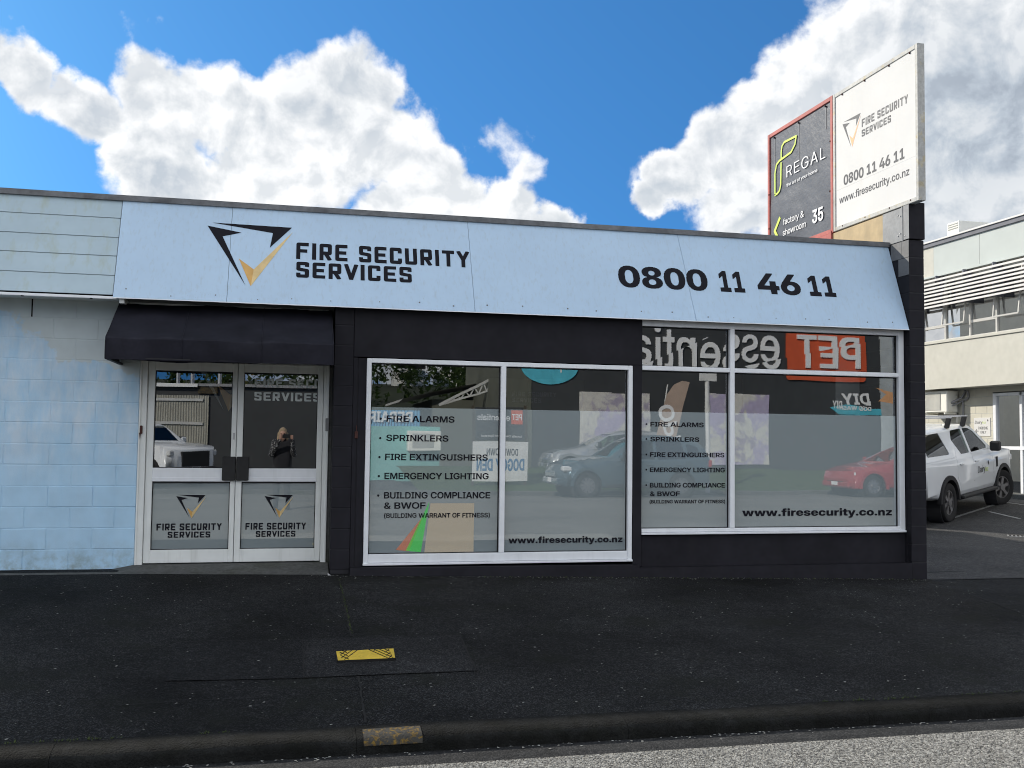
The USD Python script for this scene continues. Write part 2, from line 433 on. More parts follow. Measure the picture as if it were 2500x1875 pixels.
def asphalt_mat(name, dark, light, scale, stone, bump_d, rough=0.85, patch=None, big=0.25):
    """Aggregate in a dark binder: cells of differing tone, stones standing proud."""
    n = {'geo': ('geometry', {}), 'vo': ('voronoi_texture', {'scale': scale}), 'sep': ('separate_color', {}),
         'tone': ('map_range', {'from_min': 0.0, 'from_max': 1.0, 'to_min': 0.0, 'to_max': 1.0}),
         'pw': ('math', {'math_type': 'power', 'value2': stone}),
         'mx': ('mix_color', {'a': dark, 'b': light}),
         'nb': ('noise_texture', {'scale': 0.55, 'detail': 6.0, 'roughness': 0.6}), 'nr': ('map_range', {'from_min': 0.3, 'from_max': 0.7, 'to_min': 1 - big, 'to_max': 1 + big, 'clamp': True}),
         'ns': ('noise_texture', {'scale': 14.0, 'detail': 4.0}), 'nq': ('map_range', {'from_min': 0.3, 'from_max': 0.7, 'to_min': 0.8, 'to_max': 1.2, 'clamp': True}),
         'ml': ('math', {'math_type': 'multiply'}), 'sc': ('vector_math', {'math_type': 'scale'}),
         'inv': ('math', {'math_type': 'subtract', 'value1': 1.0}), 'b': ('bump', {'strength': 0.8, 'distance': bump_d}),
         'p': ('principled_bsdf', {'roughness': rough, 'specular_ior_level': 0.12})}
    L = [('geo.position', 'vo.vector'), ('vo.color', 'sep.color'), ('sep.r', 'pw.value1'), ('pw.value', 'mx.fac'), ('geo.position', 'nb.vector'), ('nb.fac', 'nr.value'), ('geo.position', 'ns.vector'), ('ns.fac', 'nq.value'),
         ('nr.result', 'ml.value1'), ('nq.result', 'ml.value2'), ('mx.result', 'sc.vector1'), ('ml.value', 'sc.scale'), ('vo.distance', 'inv.value2'), ('inv.value', 'b.height'), ('b.normal', 'p.normal')]
    last = 'sc.vector'
    if patch:
        n['pn'] = ('noise_texture', {'scale': 1.6, 'detail': 6.0, 'roughness': 0.65})
        n['pr'] = ('map_range', {'from_min': 0.52, 'from_max': 0.66, 'to_min': 0.0, 'to_max': 0.6, 'clamp': True})
        n['pm'] = ('mix_color', {'b': patch})
        L += [('geo.position', 'pn.vector'), ('pn.fac', 'pr.value'), ('pr.result', 'pm.fac'), (last, 'pm.a')]
        last = 'pm.result'
    L.append((last, 'p.base_color'))
    return usdkit.material(stage, f'/World/Looks/{name}', n, L, surface='p.BSDF')


def block_paint():
    """Old cream masonry paint with a newer pale blue coat rolled over its lower and left part."""
    n = {'geo': ('geometry', {}), 'xyz': ('separate_xyz', {}),
         'w': ('noise_texture', {'scale': 2.2, 'detail': 6.0, 'roughness': 0.6}), 'wr': ('map_range', {'from_min': 0.25, 'from_max': 0.75, 'to_min': -0.42, 'to_max': 0.42}),
         'sx': ('math', {'math_type': 'multiply', 'value2': 0.38}), 'za': ('math', {'math_type': 'add'}), 'zb': ('math', {'math_type': 'add'}),
         'mk': ('map_range', {'range_type': 'smoothstep', 'from_min': 1.29, 'from_max': 1.20, 'to_min': 0.0, 'to_max': 1.0, 'clamp': True}),
         'mp': ('mapping', {'scale': (7.0, 7.0, 2.0)}), 'rl': ('noise_texture', {'scale': 1.0, 'detail': 5.0, 'roughness': 0.7}), 'rr': ('map_range', {'from_min': 0.35, 'from_max': 0.65, 'to_min': 0.0, 'to_max': 1.0, 'clamp': True}),
         'lz': ('map_range', {'from_min': 0.9, 'from_max': 1.5, 'to_min': 0.15, 'to_max': 1.0, 'clamp': True}), 'rm': ('math', {'math_type': 'multiply'}),
         'new': ('mix_color', {'a': BLUE_PAINT, 'b': LAV_PAINT}), 'mx': ('mix_color', {'a': OLD_PAINT}),
         'dn': ('noise_texture', {'scale': 5.0, 'detail': 6.0}), 'dr': ('map_range', {'from_min': 0.3, 'from_max': 0.7, 'to_min': 0.93, 'to_max': 1.06, 'clamp': True}), 'sc': ('vector_math', {'math_type': 'scale'}),
         'bn': ('noise_texture', {'scale': 120.0, 'detail': 4.0}), 'b': ('bump', {'strength': 0.35, 'distance': 0.003}),
         'gz': ('map_range', {'from_min': 0.42, 'from_max': 0.13, 'to_min': 0.0, 'to_max': 0.75, 'clamp': True}), 'gn': ('noise_texture', {'scale': 7.0, 'detail': 6.0, 'roughness': 0.7}), 'gr': ('map_range', {'from_min': 0.42, 'from_max': 0.66, 'to_min': 0.0, 'to_max': 1.0, 'clamp': True}), 'gm': ('math', {'math_type': 'multiply'}), 'gc': ('mix_color', {'b': (0.22, 0.25, 0.21)}),
         'p': ('principled_bsdf', {'roughness': 0.55, 'specular_ior_level': 0.35})}
    L = [('xyz.z', 'gz.value'), ('geo.position', 'gn.vector'), ('gn.fac', 'gr.value'), ('gz.result', 'gm.value1'), ('gr.result', 'gm.value2'), ('gm.value', 'gc.fac'), ('sc.vector', 'gc.a'), ('gc.result', 'p.base_color'), ('geo.position', 'xyz.vector'), ('geo.position', 'w.vector'), ('w.fac', 'wr.value'), ('xyz.x', 'sx.value1'), ('xyz.z', 'za.value1'), ('sx.value', 'za.value2'), ('za.value', 'zb.value1'), ('wr.result', 'zb.value2'), ('zb.value', 'mk.value'),
         ('geo.position', 'mp.vector'), ('mp.vector', 'rl.vector'), ('rl.fac', 'rr.value'), ('xyz.z', 'lz.value'), ('rr.result', 'rm.value1'), ('lz.result', 'rm.value2'), ('rm.value', 'new.fac'), ('new.result', 'mx.b'), ('mk.result', 'mx.fac'),
         ('geo.position', 'dn.vector'), ('dn.fac', 'dr.value'), ('mx.result', 'sc.vector1'), ('dr.result', 'sc.scale'), ('geo.position', 'bn.vector'), ('bn.fac', 'b.height'), ('b.normal', 'p.normal')]
    return usdkit.material(stage, '/World/Looks/block_paint', n, L, surface='p.BSDF')


OLD_PAINT, BLUE_PAINT, LAV_PAINT = (0.58, 0.65, 0.67), (0.43, 0.65, 0.84), (0.62, 0.74, 0.85)
M = {}
M['block_paint'] = block_paint()
M['mortar'] = mat('mortar', (0.34, 0.39, 0.44), 0.8)
M['charcoal'] = mat('charcoal_paint', (0.0165, 0.0160, 0.0210), 0.7, var=((2.0, 0.25), (9.0, 0.15)), bump=(160, 0.3, 0.002), spec=0.18, streak=(6, 1.0, 0.4, (0.022, 0.022, 0.024)), speck=(55, 0.035, (0.3, 0.3, 0.3)))
M['charcoal_joint'] = mat('charcoal_joint', (0.018, 0.018, 0.022), 0.8)
M['fascia'] = mat('fascia_panel', (0.46, 0.61, 0.77), 0.42, var=((1.4, 0.04), (14, 0.02)), spec=0.45, bump=(0.9, 0.4, 0.02), streak=(34, 0.9, 0.38, (0.36, 0.43, 0.46)), speck=(38, 0.09, (0.2, 0.24, 0.22)))
M['board'] = mat('weatherboard', (0.42, 0.53, 0.59), 0.6, var=((2.5, 0.08),), streak=(9, 1.6, 0.5, (0.36, 0.39, 0.26)), speck=(45, 0.05, (0.2, 0.22, 0.15)))
M['capping'] = mat('capping', (0.15, 0.155, 0.165), 0.6, var=((4, 0.35), (18, 0.2)), bump=(30, 0.2, 0.004))
M['frame_white'] = mat('frame_white', (0.82, 0.84, 0.87), 0.38, var=((5, 0.06),), spec=0.5, streak=(14, 1.2, 0.18, (0.5, 0.52, 0.5)))
M['door_white'] = mat('door_white', (0.80, 0.82, 0.80), 0.42, var=((4, 0.06),), spec=0.5, streak=(18, 1.2, 0.3, (0.40, 0.41, 0.36)), speck=(70, 0.03, (0.1, 0.08, 0.06)))
M['gasket'] = mat('gasket', (0.012, 0.012, 0.014), 0.7)
M['glass'] = glass_mat('shop_glass', 0.22, tint=(0.97, 0.98, 0.97), dist=0.0007)
M['glass_office'] = glass_mat('office_glass', 0.5, tint=(0.3, 0.33, 0.36))
M['film'] = film_mat()
M['black_print'] = mat('black_print', (0.010, 0.010, 0.015), 0.6, var=(), spec=0.12)
M['gold_a'] = mat('gold_print', (0.62, 0.36, 0.11), 0.4, var=((9, 0.15),))
M['gold_b'] = mat('gold_print_pale', (0.72, 0.53, 0.25), 0.4, var=((9, 0.15),))
M['navy'] = mat('canvas', (0.014, 0.014, 0.021), 0.85, var=((3, 0.35), (40, 0.15)), bump=(260, 0.3, 0.001), spec=0.2, coat=0.0)
M['asphalt'] = asphalt_mat('pavement_asphalt', (0.0078, 0.0082, 0.0086), (0.065, 0.066, 0.068), 150, 5.0, 0.004, patch=(0.0125, 0.0140, 0.0105), big=0.72)
M['asphalt_patch'] = asphalt_mat('patch_asphalt', (0.0068, 0.0072, 0.008), (0.055, 0.056, 0.058), 170, 5.0, 0.003)
M['asphalt_patch_b'] = asphalt_mat('patch_asphalt_pale', (0.011, 0.0115, 0.0125), (0.075, 0.075, 0.077), 150, 4.5, 0.003, big=0.45)
M['asphalt_lot'] = asphalt_mat('lot_asphalt', (0.05, 0.05, 0.052), (0.16, 0.16, 0.155), 110, 3.0, 0.004)
M['binder'] = asphalt_mat('road_binder', (0.055, 0.054, 0.05), (0.38, 0.37, 0.34), 110, 1.6, 0.010)
M['gutter'] = asphalt_mat('gutter', (0.022, 0.023, 0.024), (0.06, 0.06, 0.06), 120, 3.0, 0.004)
M['kerb'] = mat('kerb_concrete', (0.0105, 0.0110, 0.0108), 0.95, var=((2.2, 0.5), (22, 0.5), (120, 0.5)), bump=(90, 1.0, 0.015), spec=0.2, col2=(0.006, 0.0065, 0.0055), mask=(6, 0.45, 0.6), speck=(90, 0.04, (0.2, 0.2, 0.19)))
M['concrete'] = mat('concrete', (0.11, 0.112, 0.108), 0.9, var=((3, 0.3), (30, 0.25)), bump=(60, 0.6, 0.005), col2=(0.05, 0.055, 0.04), mask=(3.0, 0.5, 0.7))
M['yellow'] = mat('yellow_paint', (0.72, 0.50, 0.045), 0.6, var=((9, 0.12), (60, 0.15)), col2=(0.10, 0.08, 0.03), mask=(17, 0.62, 0.70), bump=(120, 0.4, 0.003))
M['yellow_old'] = mat('yellow_worn', (0.17, 0.10, 0.010), 0.85, var=((9, 0.3), (60, 0.3)), col2=(0.035, 0.033, 0.028), mask=(40, 0.36, 0.50), bump=(80, 0.7, 0.006))
M['black'] = mat('black_rubber', (0.014, 0.014, 0.015), 0.6, var=((20, 0.2),))
M['crack'] = mat('crack', (0.008, 0.008, 0.008), 0.95)
M['moss'] = mat('moss', (0.06, 0.085, 0.022), 0.9, var=((20, 0.4),))
M['sign_white'] = mat('sign_white', (0.67, 0.67, 0.66), 0.8, spec=0.15, var=((2, 0.03),), streak=(9, 0.7, 0.10, (0.6, 0.5, 0.38)))
M['sign_frame'] = mat('sign_frame_grey', (0.42, 0.42, 0.40), 0.6, var=((5, 0.2), (30, 0.2)), col2=(0.45, 0.40, 0.28), mask=(9, 0.55, 0.65), bump=(60, 0.4, 0.004))
M['sign_red'] = mat('sign_frame_red', (0.38, 0.09, 0.075), 0.6, var=((5, 0.2), (30, 0.12)))
M['sign_dark'] = mat('sign_dark', (0.085, 0.09, 0.105), 0.38, var=((2.2, 0.12), (8, 0.05)), bump=(2.5, 0.5, 0.03))
M['lime'] = mat('lime_print', (0.62, 0.78, 0.10), 0.45)
M['white_print'] = mat('white_print', (0.82, 0.82, 0.82), 0.45, var=())
M['grey_print'] = mat('grey_print', (0.05, 0.05, 0.055), 0.45, var=())
M['grey_print_b'] = mat('grey_print_light', (0.28, 0.28, 0.29), 0.45, var=())
M['orange_print'] = mat('orange_print', (0.75, 0.40, 0.20), 0.45)
M['tan'] = mat('tan_board', (0.40, 0.30, 0.16), 0.6, var=((2.5, 0.18), (12, 0.1)), streak=(7, 0.8, 0.4, (0.24, 0.19, 0.11)))
M['grey_sheet'] = mat('grey_sheet', (0.24, 0.245, 0.25), 0.5, var=((4, 0.2), (25, 0.12)))
M['sunlit_face_grey'] = mat('sunlit_face_grey', (0.15, 0.15, 0.152), 0.6, var=((4, 0.2), (25, 0.12)))  # lighter than the charcoal, standing in for sunlight on the end wall
M['render_cream'] = mat('render_cream', (0.54, 0.53, 0.47), 0.8, var=((0.8, 0.06), (6, 0.05)), bump=(90, 0.25, 0.003), streak=(3, 0.5, 0.14, (0.5, 0.48, 0.40)))
M['panel_green'] = mat('panel_green', (0.47, 0.51, 0.49), 0.5, var=((1.5, 0.05),))
M['slat_white'] = mat('slat_white', (0.72, 0.70, 0.67), 0.45, var=((3, 0.05),))
M['slate_trim'] = mat('slate_trim', (0.13, 0.135, 0.16), 0.55, var=((4, 0.2),))
M['cream_block'] = mat('cream_block', (0.56, 0.54, 0.46), 0.8, var=((2, 0.08),), bump=(120, 0.4, 0.003))
M['alu'] = mat('alu_frame', (0.52, 0.51, 0.48), 0.45, var=((4, 0.08),))
M['ac_white'] = mat('ac_casing', (0.80, 0.79, 0.72), 0.5, var=((3, 0.06),))
M['ac_grille'] = mat('ac_grille', (0.42, 0.42, 0.39), 0.6)
M['line_white'] = mat('line_white', (0.42, 0.43, 0.43), 0.8, var=((8, 0.3),), col2=(0.12, 0.12, 0.12), mask=(14, 0.5, 0.62))
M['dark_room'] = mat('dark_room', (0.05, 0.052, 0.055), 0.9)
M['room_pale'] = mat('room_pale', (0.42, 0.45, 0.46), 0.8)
M['shed_olive_in'] = mat('display_board', (0.10, 0.105, 0.09), 0.8)
M['beige'] = mat('beige', (0.42, 0.36, 0.26), 0.7)
M['cone_orange'] = mat('cone_orange', (0.80, 0.14, 0.03), 0.5)
M['cone_green'] = mat('cone_green', (0.10, 0.62, 0.12), 0.5)


def see_through_mat(name, col, fac):
    return usdkit.material(stage, f'/World/Looks/{name}', {'d': ('diffuse_bsdf', {'color': col}), 't': ('transparent_bsdf', {}), 'm': ('mix_closure', {'fac': fac})}, [('t.BSDF', 'm.closure1'), ('d.BSDF', 'm.closure2')], surface='m.closure')


M['tint_orange'] = see_through_mat('tint_orange', (0.60, 0.20, 0.10), .28)
M['tint_green'] = see_through_mat('tint_green', (0.08, 0.62, 0.10), .30)
M['tint_beige'] = see_through_mat('tint_beige', (0.55, 0.46, 0.33), .30)
M['vinyl_grey'] = see_through_mat('vinyl_grey', (0.78, 0.82, 0.80), .72)
M['rust'] = mat('rust', (0.07, 0.025, 0.02), 0.8)
M['steel'] = mat('steel', (0.45, 0.45, 0.46), 0.4, metal=0.7)

# ---------------------------------------------------------------- ground, road, kerb, footpath, driveway
KERB_Y, ROAD_Z, FAR_KERB = -4.55, -0.185, -17.4


def facade_z(x):
    return float(np.interp(x, [-3, -1.8, 0, 6.6, 9, 30], [0.13, 0.125, 0.085, -0.085, -0.10, -0.10]))


def path_z(x, y):
    t = np.clip(-y / 4.5, 0, 1)
    return facade_z(x) * (1 - t) - 0.10 * t


def lot_z(x, y):
    s = 0.833 * x + 0.553 * y
    base = -0.10 + 0.069 * 0.5 * math.log1p(math.exp((s - 11.25) / 0.5))
    return min(base, 0.20)


def road_z(y):
    u = np.clip((-4.9 - y) / 12.2, 0, 1)
    return ROAD_Z + 0.10 * 4 * u * (1 - u)


def sheet(xsv, ysv, fz):
    v = np.array([[x, y, fz(x, y)] for x in xsv for y in ysv])
    n = len(ysv)
    f = [[i * n + j, (i + 1) * n + j, (i + 1) * n + j + 1, i * n + j + 1] for i in range(len(xsv) - 1) for j in range(n - 1)]
    return MB().add(v, f).mesh()


def rough_path(x, y):
    return path_z(x, y) + 0.012 * (float(meshkit.fbm(np.array([x * .9, y * .9, 0.3]), 3)) - .5)


g = MB(); g.add([[-900, -900, -.6], [900, -900, -.6], [900, 900, -.6], [-900, 900, -.6]], [[0, 1, 2, 3]])
tag(obj('ground', g, M['asphalt_lot']), kind='structure')
fp = structure('footpath')
obj('surface', sheet(np.linspace(-14, 26, 130), np.concatenate([np.linspace(KERB_Y, -.2, 30), [-.06, .06, .5]]), rough_path), M['asphalt'], fp, smooth=True)
drv = structure('driveway')
obj('surface', sheet(np.linspace(6.52, 16.5, 60), np.concatenate([[-.14, .1], np.linspace(.30, 30, 80)]), lambda x, y: (max(rough_path(x, y), lot_z(x, y)) if y < .4 else lot_z(x, y)) + .005), M['asphalt_lot'], drv, smooth=True)
rd = structure('road')
obj('surface', sheet(np.linspace(-60, 70, 60), np.linspace(FAR_KERB, -4.95, 30), lambda x, y: road_z(y)), M['binder'], rd, smooth=True)
gt = structure('gutter')
obj('channel', sheet(np.linspace(-60, 70, 40), [-5.02, -4.9, -4.70], lambda x, y: {-5.02: ROAD_Z - .004, -4.9: ROAD_Z + .004, -4.70: ROAD_Z - .006}[y]), M['gutter'], gt)


def kerb_piece(x0, x1):
    """A worn kerb stone with a rounded arris, cut into short rings so that it can wobble."""
    prof = [(-4.53, -.3), (-4.53, -.098), (-4.60, -.099), (-4.655, -.104), (-4.69, -.114), (-4.712, -.13), (-4.722, -.15), (-4.728, -.3)]
    X = np.linspace(x0 + .0012, x1 - .0012, 9)
    v = []
    for x in X:
        for y, z in prof:
            k = float(meshkit.fbm(np.array([x * 3, y * 9, z * 9]), 3)) - .5
            v.append([x, y - .010 * k, z + (.012 * k if z > -.2 else 0)])
    n = len(prof)
    f = [[i * n + j, i * n + j + 1, (i + 1) * n + j + 1, (i + 1) * n + j] for i in range(len(X) - 1) for j in range(n - 1)]
    m = MB().add(v, f)
    for b, o in ((0, 1), ((len(X) - 1) * n, -1)):
        m.f.append(np.array([[b, b + j + (1 if o < 0 else 0), b + j + (0 if o < 0 else 1)] for j in range(1, n - 1)]))
    return m.mesh()


kb = structure('kerb')
cuts = [-14] + [-13.1 + 1.45 * i for i in range(29)]
for a, b in zip(cuts[:-1], cuts[1:]):
    obj('kerb_stone', kerb_piece(a, b), M['kerb'], kb, smooth=50)
# worn yellow mark on the kerb
v, f = [], []
for i, x in enumerate(np.linspace(-.015, .285, 14)):
    for y, z in [(-4.60, -.099), (-4.655, -.104), (-4.69, -.114), (-4.712, -.13), (-4.720, -.146), (-4.721, -.150)]:
        k = float(meshkit.fbm(np.array([x * 3, y * 9, z * 9]), 3)) - .5
        v.append([x, y - .010 * k - .0045, z + .012 * k + .0035])
f = [[i * 6 + j, i * 6 + j + 1, (i + 1) * 6 + j + 1, (i + 1) * 6 + j] for i in range(13) for j in range(5)]
obj('yellow_mark', MB().add(v, f), M['yellow_old'], kb, smooth=True, label='worn yellow paint mark on the kerb face')


def ground_poly(pts, dz, mesh_name, m, parent, n=8):
    """A four-cornered sheet laid on the footpath."""
    p = np.array(pts, float)
    v = []
    for i in range(n + 1):
        for j in range(n + 1):
            a, b = i / n, j / n
            q = (p[0] * (1 - a) + p[1] * a) * (1 - b) + (p[3] * (1 - a) + p[2] * a) * b
            v.append([q[0], q[1], rough_path(q[0], q[1]) + dz])
    f = [[i * (n + 1) + j, i * (n + 1) + j + 1, (i + 1) * (n + 1) + j + 1, (i + 1) * (n + 1) + j] for i in range(n) for j in range(n)]
    f = [q[::-1] for q in f]
    return obj(mesh_name, MB().add(v, f), m, parent, smooth=True)


ground_poly([(-1.168, -2.63), (-.292, -2.655), (-.30, -3.60), (-1.10, -3.56)], .004, 'repair_patch', M['asphalt_patch'], fp)
ground_poly([(-.286, -2.655), (.839, -2.60), (.78, -3.57), (-.296, -3.60)], .0045, 'repair_patch', M['asphalt_patch_b'], fp)


def strip(pts, w, dz, name, m, parent):
    v, f = [], []
    pts = np.array(pts, float)
    dense = []
    for a, b in zip(pts[:-1], pts[1:]):
        k = max(2, int(np.linalg.norm(b - a) / .05))
        dense += [a + (b - a) * t for t in np.linspace(0, 1, k, endpoint=False)]
    dense.append(pts[-1]); dense = np.array(dense)
    dense += NR.uniform(-.006, .006, dense.shape)
    for i, p in enumerate(dense):
        t = dense[min(i + 1, len(dense) - 1)] - dense[max(i - 1, 0)]
        nrm = np.array([-t[1], t[0]]) / max(np.linalg.norm(t), 1e-6)
        ww = w * RNG.uniform(.5, 1.3) / 2
        for s in (1, -1):
            q = p + nrm * ww * s
            v.append([q[0], q[1], rough_path(q[0], q[1]) + dz])
    f = [[2 * i, 2 * i + 1, 2 * i + 3, 2 * i + 2] for i in range(len(dense) - 1)]
    return obj(name, MB().add(v, f), m, parent)


strip([(.079, -.285), (.060, -1.4), (.049, -2.58)], .014, .0065, 'crack', M['crack'], fp)
strip([(.034, -3.62), (.02, -4.1), (.01, -4.50)], .014, .0065, 'crack', M['crack'], fp)
strip([(-1.17, -2.63), (-.29, -2.655), (.84, -2.60), (.78, -3.57)], .012, .0075, 'crack', M['crack'], fp)
strip([(-.292, -2.66), (-.298, -3.60)], .012, .0075, 'crack', M['crack'], fp)
strip([(-1.10, -3.56), (-.3, -3.61), (.78, -3.57)], .006, .0075, 'crack', M['crack'], fp)
strip([(6.53, -.16), (6.3, -1.0), (5.96, -2.24), (5.3, -4.5)], .012, .0065, 'crack', M['crack'], fp)
strip([(6.53, -.13), (9.0, -.12), (12, -.12)], .010, .0115, 'crack', M['crack'], fp)
strip([(-1.3, -4.0), (-.3, -3.95), (.5, -3.80)], .006, .0065, 'crack', M['crack'], fp)

# yellow hatch with worn chequer plate
hy = thing('hydrant_cover', 'small yellow painted hatch cover with diamond ribs set in the footpath', 'hydrant cover')
HP = np.array([(-.075, -3.00), (.315, -2.975), (.296, -3.262), (-.076, -3.275)])
hz = rough_path(.11, -3.1)
v = [[x, y, z] for z in (hz - .03, hz + .012) for x, y in HP[::-1]]
obj('plate', MB().hexa(v), M['yellow'], hy)
mb = MB()
for s in (1, -1):
    for k in range(-4, 14):
        pts = []
        for t in np.linspace(0, 1, 12):
            x = -.07 + (k * .036 + (t * .10)) * (1 if s > 0 else 1)
            y = -2.99 - t * .27 if s > 0 else -3.265 + t * .27
            if -.06 < x < .29 and (x < .0 or x > .245 or (t < .18 and s > 0) or (t > .85 and s < 0)):
                pts.append((x, y, hz + .0125))
        if len(pts) > 2:
            mb.tube(pts, .0035, 4)
obj('rib', mb, M['asphalt_patch'], hy)
mb = MB()
for a, b in zip(HP, np.roll(HP, -1, 0)):
    mb.bar([*a, hz + .004], [*b, hz + .004], .014, .014)
obj('rim', mb, M['crack'], hy)

# threshold strip of concrete before the doors and the block wall
v, f = [], []
for i, x in enumerate(np.linspace(-8, -.01, 40)):
    e = .02 * (float(meshkit.fbm(np.array([x * 4, 0, 0]), 3)) - .5)
    zd = .164 if x > -1.86 else .125
    for y, z in [(.36, zd), (.255, zd - .004), (.15, .135 if x > -1.86 else .115), (-.02 + e, rough_path(x, -.02) + .012), (-.10 + e, rough_path(x, -.10) - .02)]:
        v.append([x, y, max(z, 0.0)])
f = [[i * 5 + j, i * 5 + j + 1, (i + 1) * 5 + j + 1, (i + 1) * 5 + j] for i in range(39) for j in range(4)]
tag(obj('door_apron', MB().add(v, f), M['concrete'], smooth=40), kind='structure')

# ---------------------------------------------------------------- the painted block building on the left
nb = thing('block_building', 'pale blue painted concrete block wall under a weatherboard fascia, at the left', 'building')
WY = .28
for r in range(12):
    z0 = .117 + .2 * r
    z0, z1 = (max(z0, .10), z0 + .2)
    if r == 12:
        break
    off = -2.63 if r % 2 == 1 else -2.83
    x = off - 9 * .4
    while x < -1.84:
        a, b = x, min(x + .4, -1.838)
        if b - a > .03 and b > -5.7:
            obj('block', MB().box(a + .0022, b - .0022, WY + NR.uniform(-.002, .002), WY + .19, z0 + .0022, min(z1, 2.72) - .0022, .005), M['block_paint'], nb)
        x += .4
for a in (-2.83 + .4 * i for i in range(-7, 3)):
    obj('block', MB().box(a + .0016, min(a + .4, -1.838) - .0016, WY, WY + .19, 2.5186, 2.72, .0035), M['block_paint'], nb)
obj('mortar', MB().box(-5.6, -1.842, WY + .0032, WY + .18, .05, 2.70), M['block_paint'], nb)
obj('side_wall', MB().box(-14, -5.7, WY, WY + .2, 0, 2.72), M['block_paint'], nb)
zb = [3.69, 3.50, 3.297, 3.105, 2.907, 2.712]
slope_y = lambda z: -.095 + (z - 2.69) * .385
for i in range(5):
    z1, z0 = zb[i], zb[i + 1]
    q = lambda x, z, o: (x, slope_y(z) + o, z)
    lo, hi = z0 + .0025, z1 - .0025
    x0, x1 = -14, -2.056
    obj('weatherboard', MB().hexa([q(x0, lo, .002), q(x1, lo, .002), q(x1, lo, .024), q(x0, lo, .024), q(x0, hi, .006), q(x1, hi, .006), q(x1, hi, .026), q(x0, hi, .026)]), M['board'], nb)
obj('board_backing', MB().hexa([(-14, slope_y(2.70) + .02, 2.70), (-2.05, slope_y(2.70) + .02, 2.70), (-2.05, .5, 2.70), (-14, .5, 2.70), (-14, .31, 3.68), (-2.05, .31, 3.68), (-2.05, .5, 3.68), (-14, .5, 3.68)]), M['crack'], nb)
obj('soffit', MB().box(-14, -1.96, -.07, .275, 2.690, 2.699), M['door_white'], nb)
obj('eaves_strip', MB().box(-14, -2.02, -.092, -.068, 2.672, 2.698, .003), M['frame_white'], nb)
for x in (-2.83, -2.24, -3.6, -4.4):
    obj('fixing_clip', MB().box(x - .012, x + .012, -.096, -.066, 2.668, 2.674), M['crack'], nb)
obj('wall_bracket', MB().box(-2.0, -1.955, -.06, .02, 2.64, 2.69, .004).box(-1.985, -1.965, -.02, .25, 2.655, 2.675), M['door_white'], nb)
obj('movement_joint', MB().box(-2.835, -2.823, .2755, .29, 2.52, 2.69), M['crack'], nb)
# ---------------------------------------------------------------- the shop
shop = thing('shop_building', 'charcoal painted block shop with white framed windows and double glass doors', 'building')
pil = part('pillar', shop)
for r in range(13):
    z0, z1 = .115 + .2 * r, .115 + .2 * (r + 1)
    z1 = min(z1, 2.70)
    obj('block', MB().box(.001, .189, NR.uniform(-.0015, .0015), .30, z0 + .003, z1 - .003, .005), M['charcoal'], pil)
obj('mortar', MB().box(.004, .186, .004, .29, .0, 2.69), M['charcoal_joint'], pil)
obj('edge_strip', MB().box(.192, .232, .004, .2, .085, 2.20, .002), M['charcoal'], shop)
obj('edge_strip', MB().box(.240, .318, .006, .2, .085, 2.197, .002), M['charcoal'], shop)
obj('downpipe_slot', MB().box(.231, .241, .012, .2, .085, 2.20), M['charcoal_joint'], shop)
mb = MB().box(.215, .245, -.010, .01, 1.40, 1.47, .003).tube([(.23, -.012, 1.47), (.23, -.012, 1.53)], .004, 6)
obj('latch', mb, M['rust'], shop)
obj('upper_panel', MB().box(.192, 3.205, 0, .2, 2.207, 2.71, .003), M['charcoal'], shop)
obj('post', MB().box(3.104, 3.203, -.002, .2, .10, 2.204, .003), M['charcoal'], shop)
obj('lower_panel', MB().box(3.207, 6.323, .015, .2, .06, .424, .003), M['charcoal'], shop)
obj('side_panel', MB().box(6.322, 6.34, -.02, .2, .06, 2.71), M['charcoal'], shop)
v = []
mb = MB()
for x0, x1 in ((.19, 3.15), (3.15, 6.326)):
    zt = .145 if x0 < 1 else .098
    za, zc = facade_z(x0) - .12, facade_z(x1) - .12
    mb.hexa([(x0, -.105, za), (x1, -.105, zc), (x1, .2, zc), (x0, .2, za), (x0, -.098, zt), (x1, -.098, min(zt, .128)), (x1, .2, min(zt, .128)), (x0, .2, zt)])
obj('plinth', mb, M['charcoal'], shop)
# end wall of blocks with its metal end cap
ew = part('end_wall', shop)
for r in range(19):
    z0, z1 = -.095 + .2 * r, -.095 + .2 * (r + 1)
    y, first = -.10, True
    while y < 2.2:
        ln = .2 if (first and r % 2) else .4
        first = False
        if y < .9 or z1 > 3.4:
            obj('block', MB().box(6.327 + NR.uniform(-.001, .001), 6.517, y + .0035, y + ln - .0035, z0 + .0035, z1 - .0035, .006), M['charcoal'], ew)
        y += ln
obj('core', MB().box(6.332, 6.512, -.094, 9.5, -.2, 3.70), M['charcoal_joint'], ew)
obj('rear_wall', MB().box(6.330, 6.515, 2.3, 9.5, -.2, 3.70), M['charcoal'], ew)
obj('end_cap', MB().box(6.322, 6.522, -.112, .0, 3.712, 4.128, .004), M['charcoal'], ew)
obj('cap_sheet', MB().box(6.320, 6.517, .008, .035, 3.705, 4.11, .003).box(6.324, 6.517, .035, .40, 3.712, 4.095, .003), M['grey_sheet'], ew)
obj('cap_sheet', MB().box(6.321, 6.325, -.108, -.004, 3.716, 4.124), M['grey_sheet'], ew)
for z0, z1, y0 in ((3.51, 3.703, .04), (3.51, 3.703, .24), (3.31, 3.506, .04)):
    obj('cap_sheet', MB().box(6.3225, 6.3255, -.098 if y0 < .2 else .044, y0 if z0 > 3.4 else .10, z0, z1, .001), M['sunlit_face_grey'], ew)  # added plates, their lighter grey paints in the sunlit triangle
obj('tan_board', MB().box(6.328, 6.517, .402, 3.3, 3.705, 4.09), M['tan'], ew)
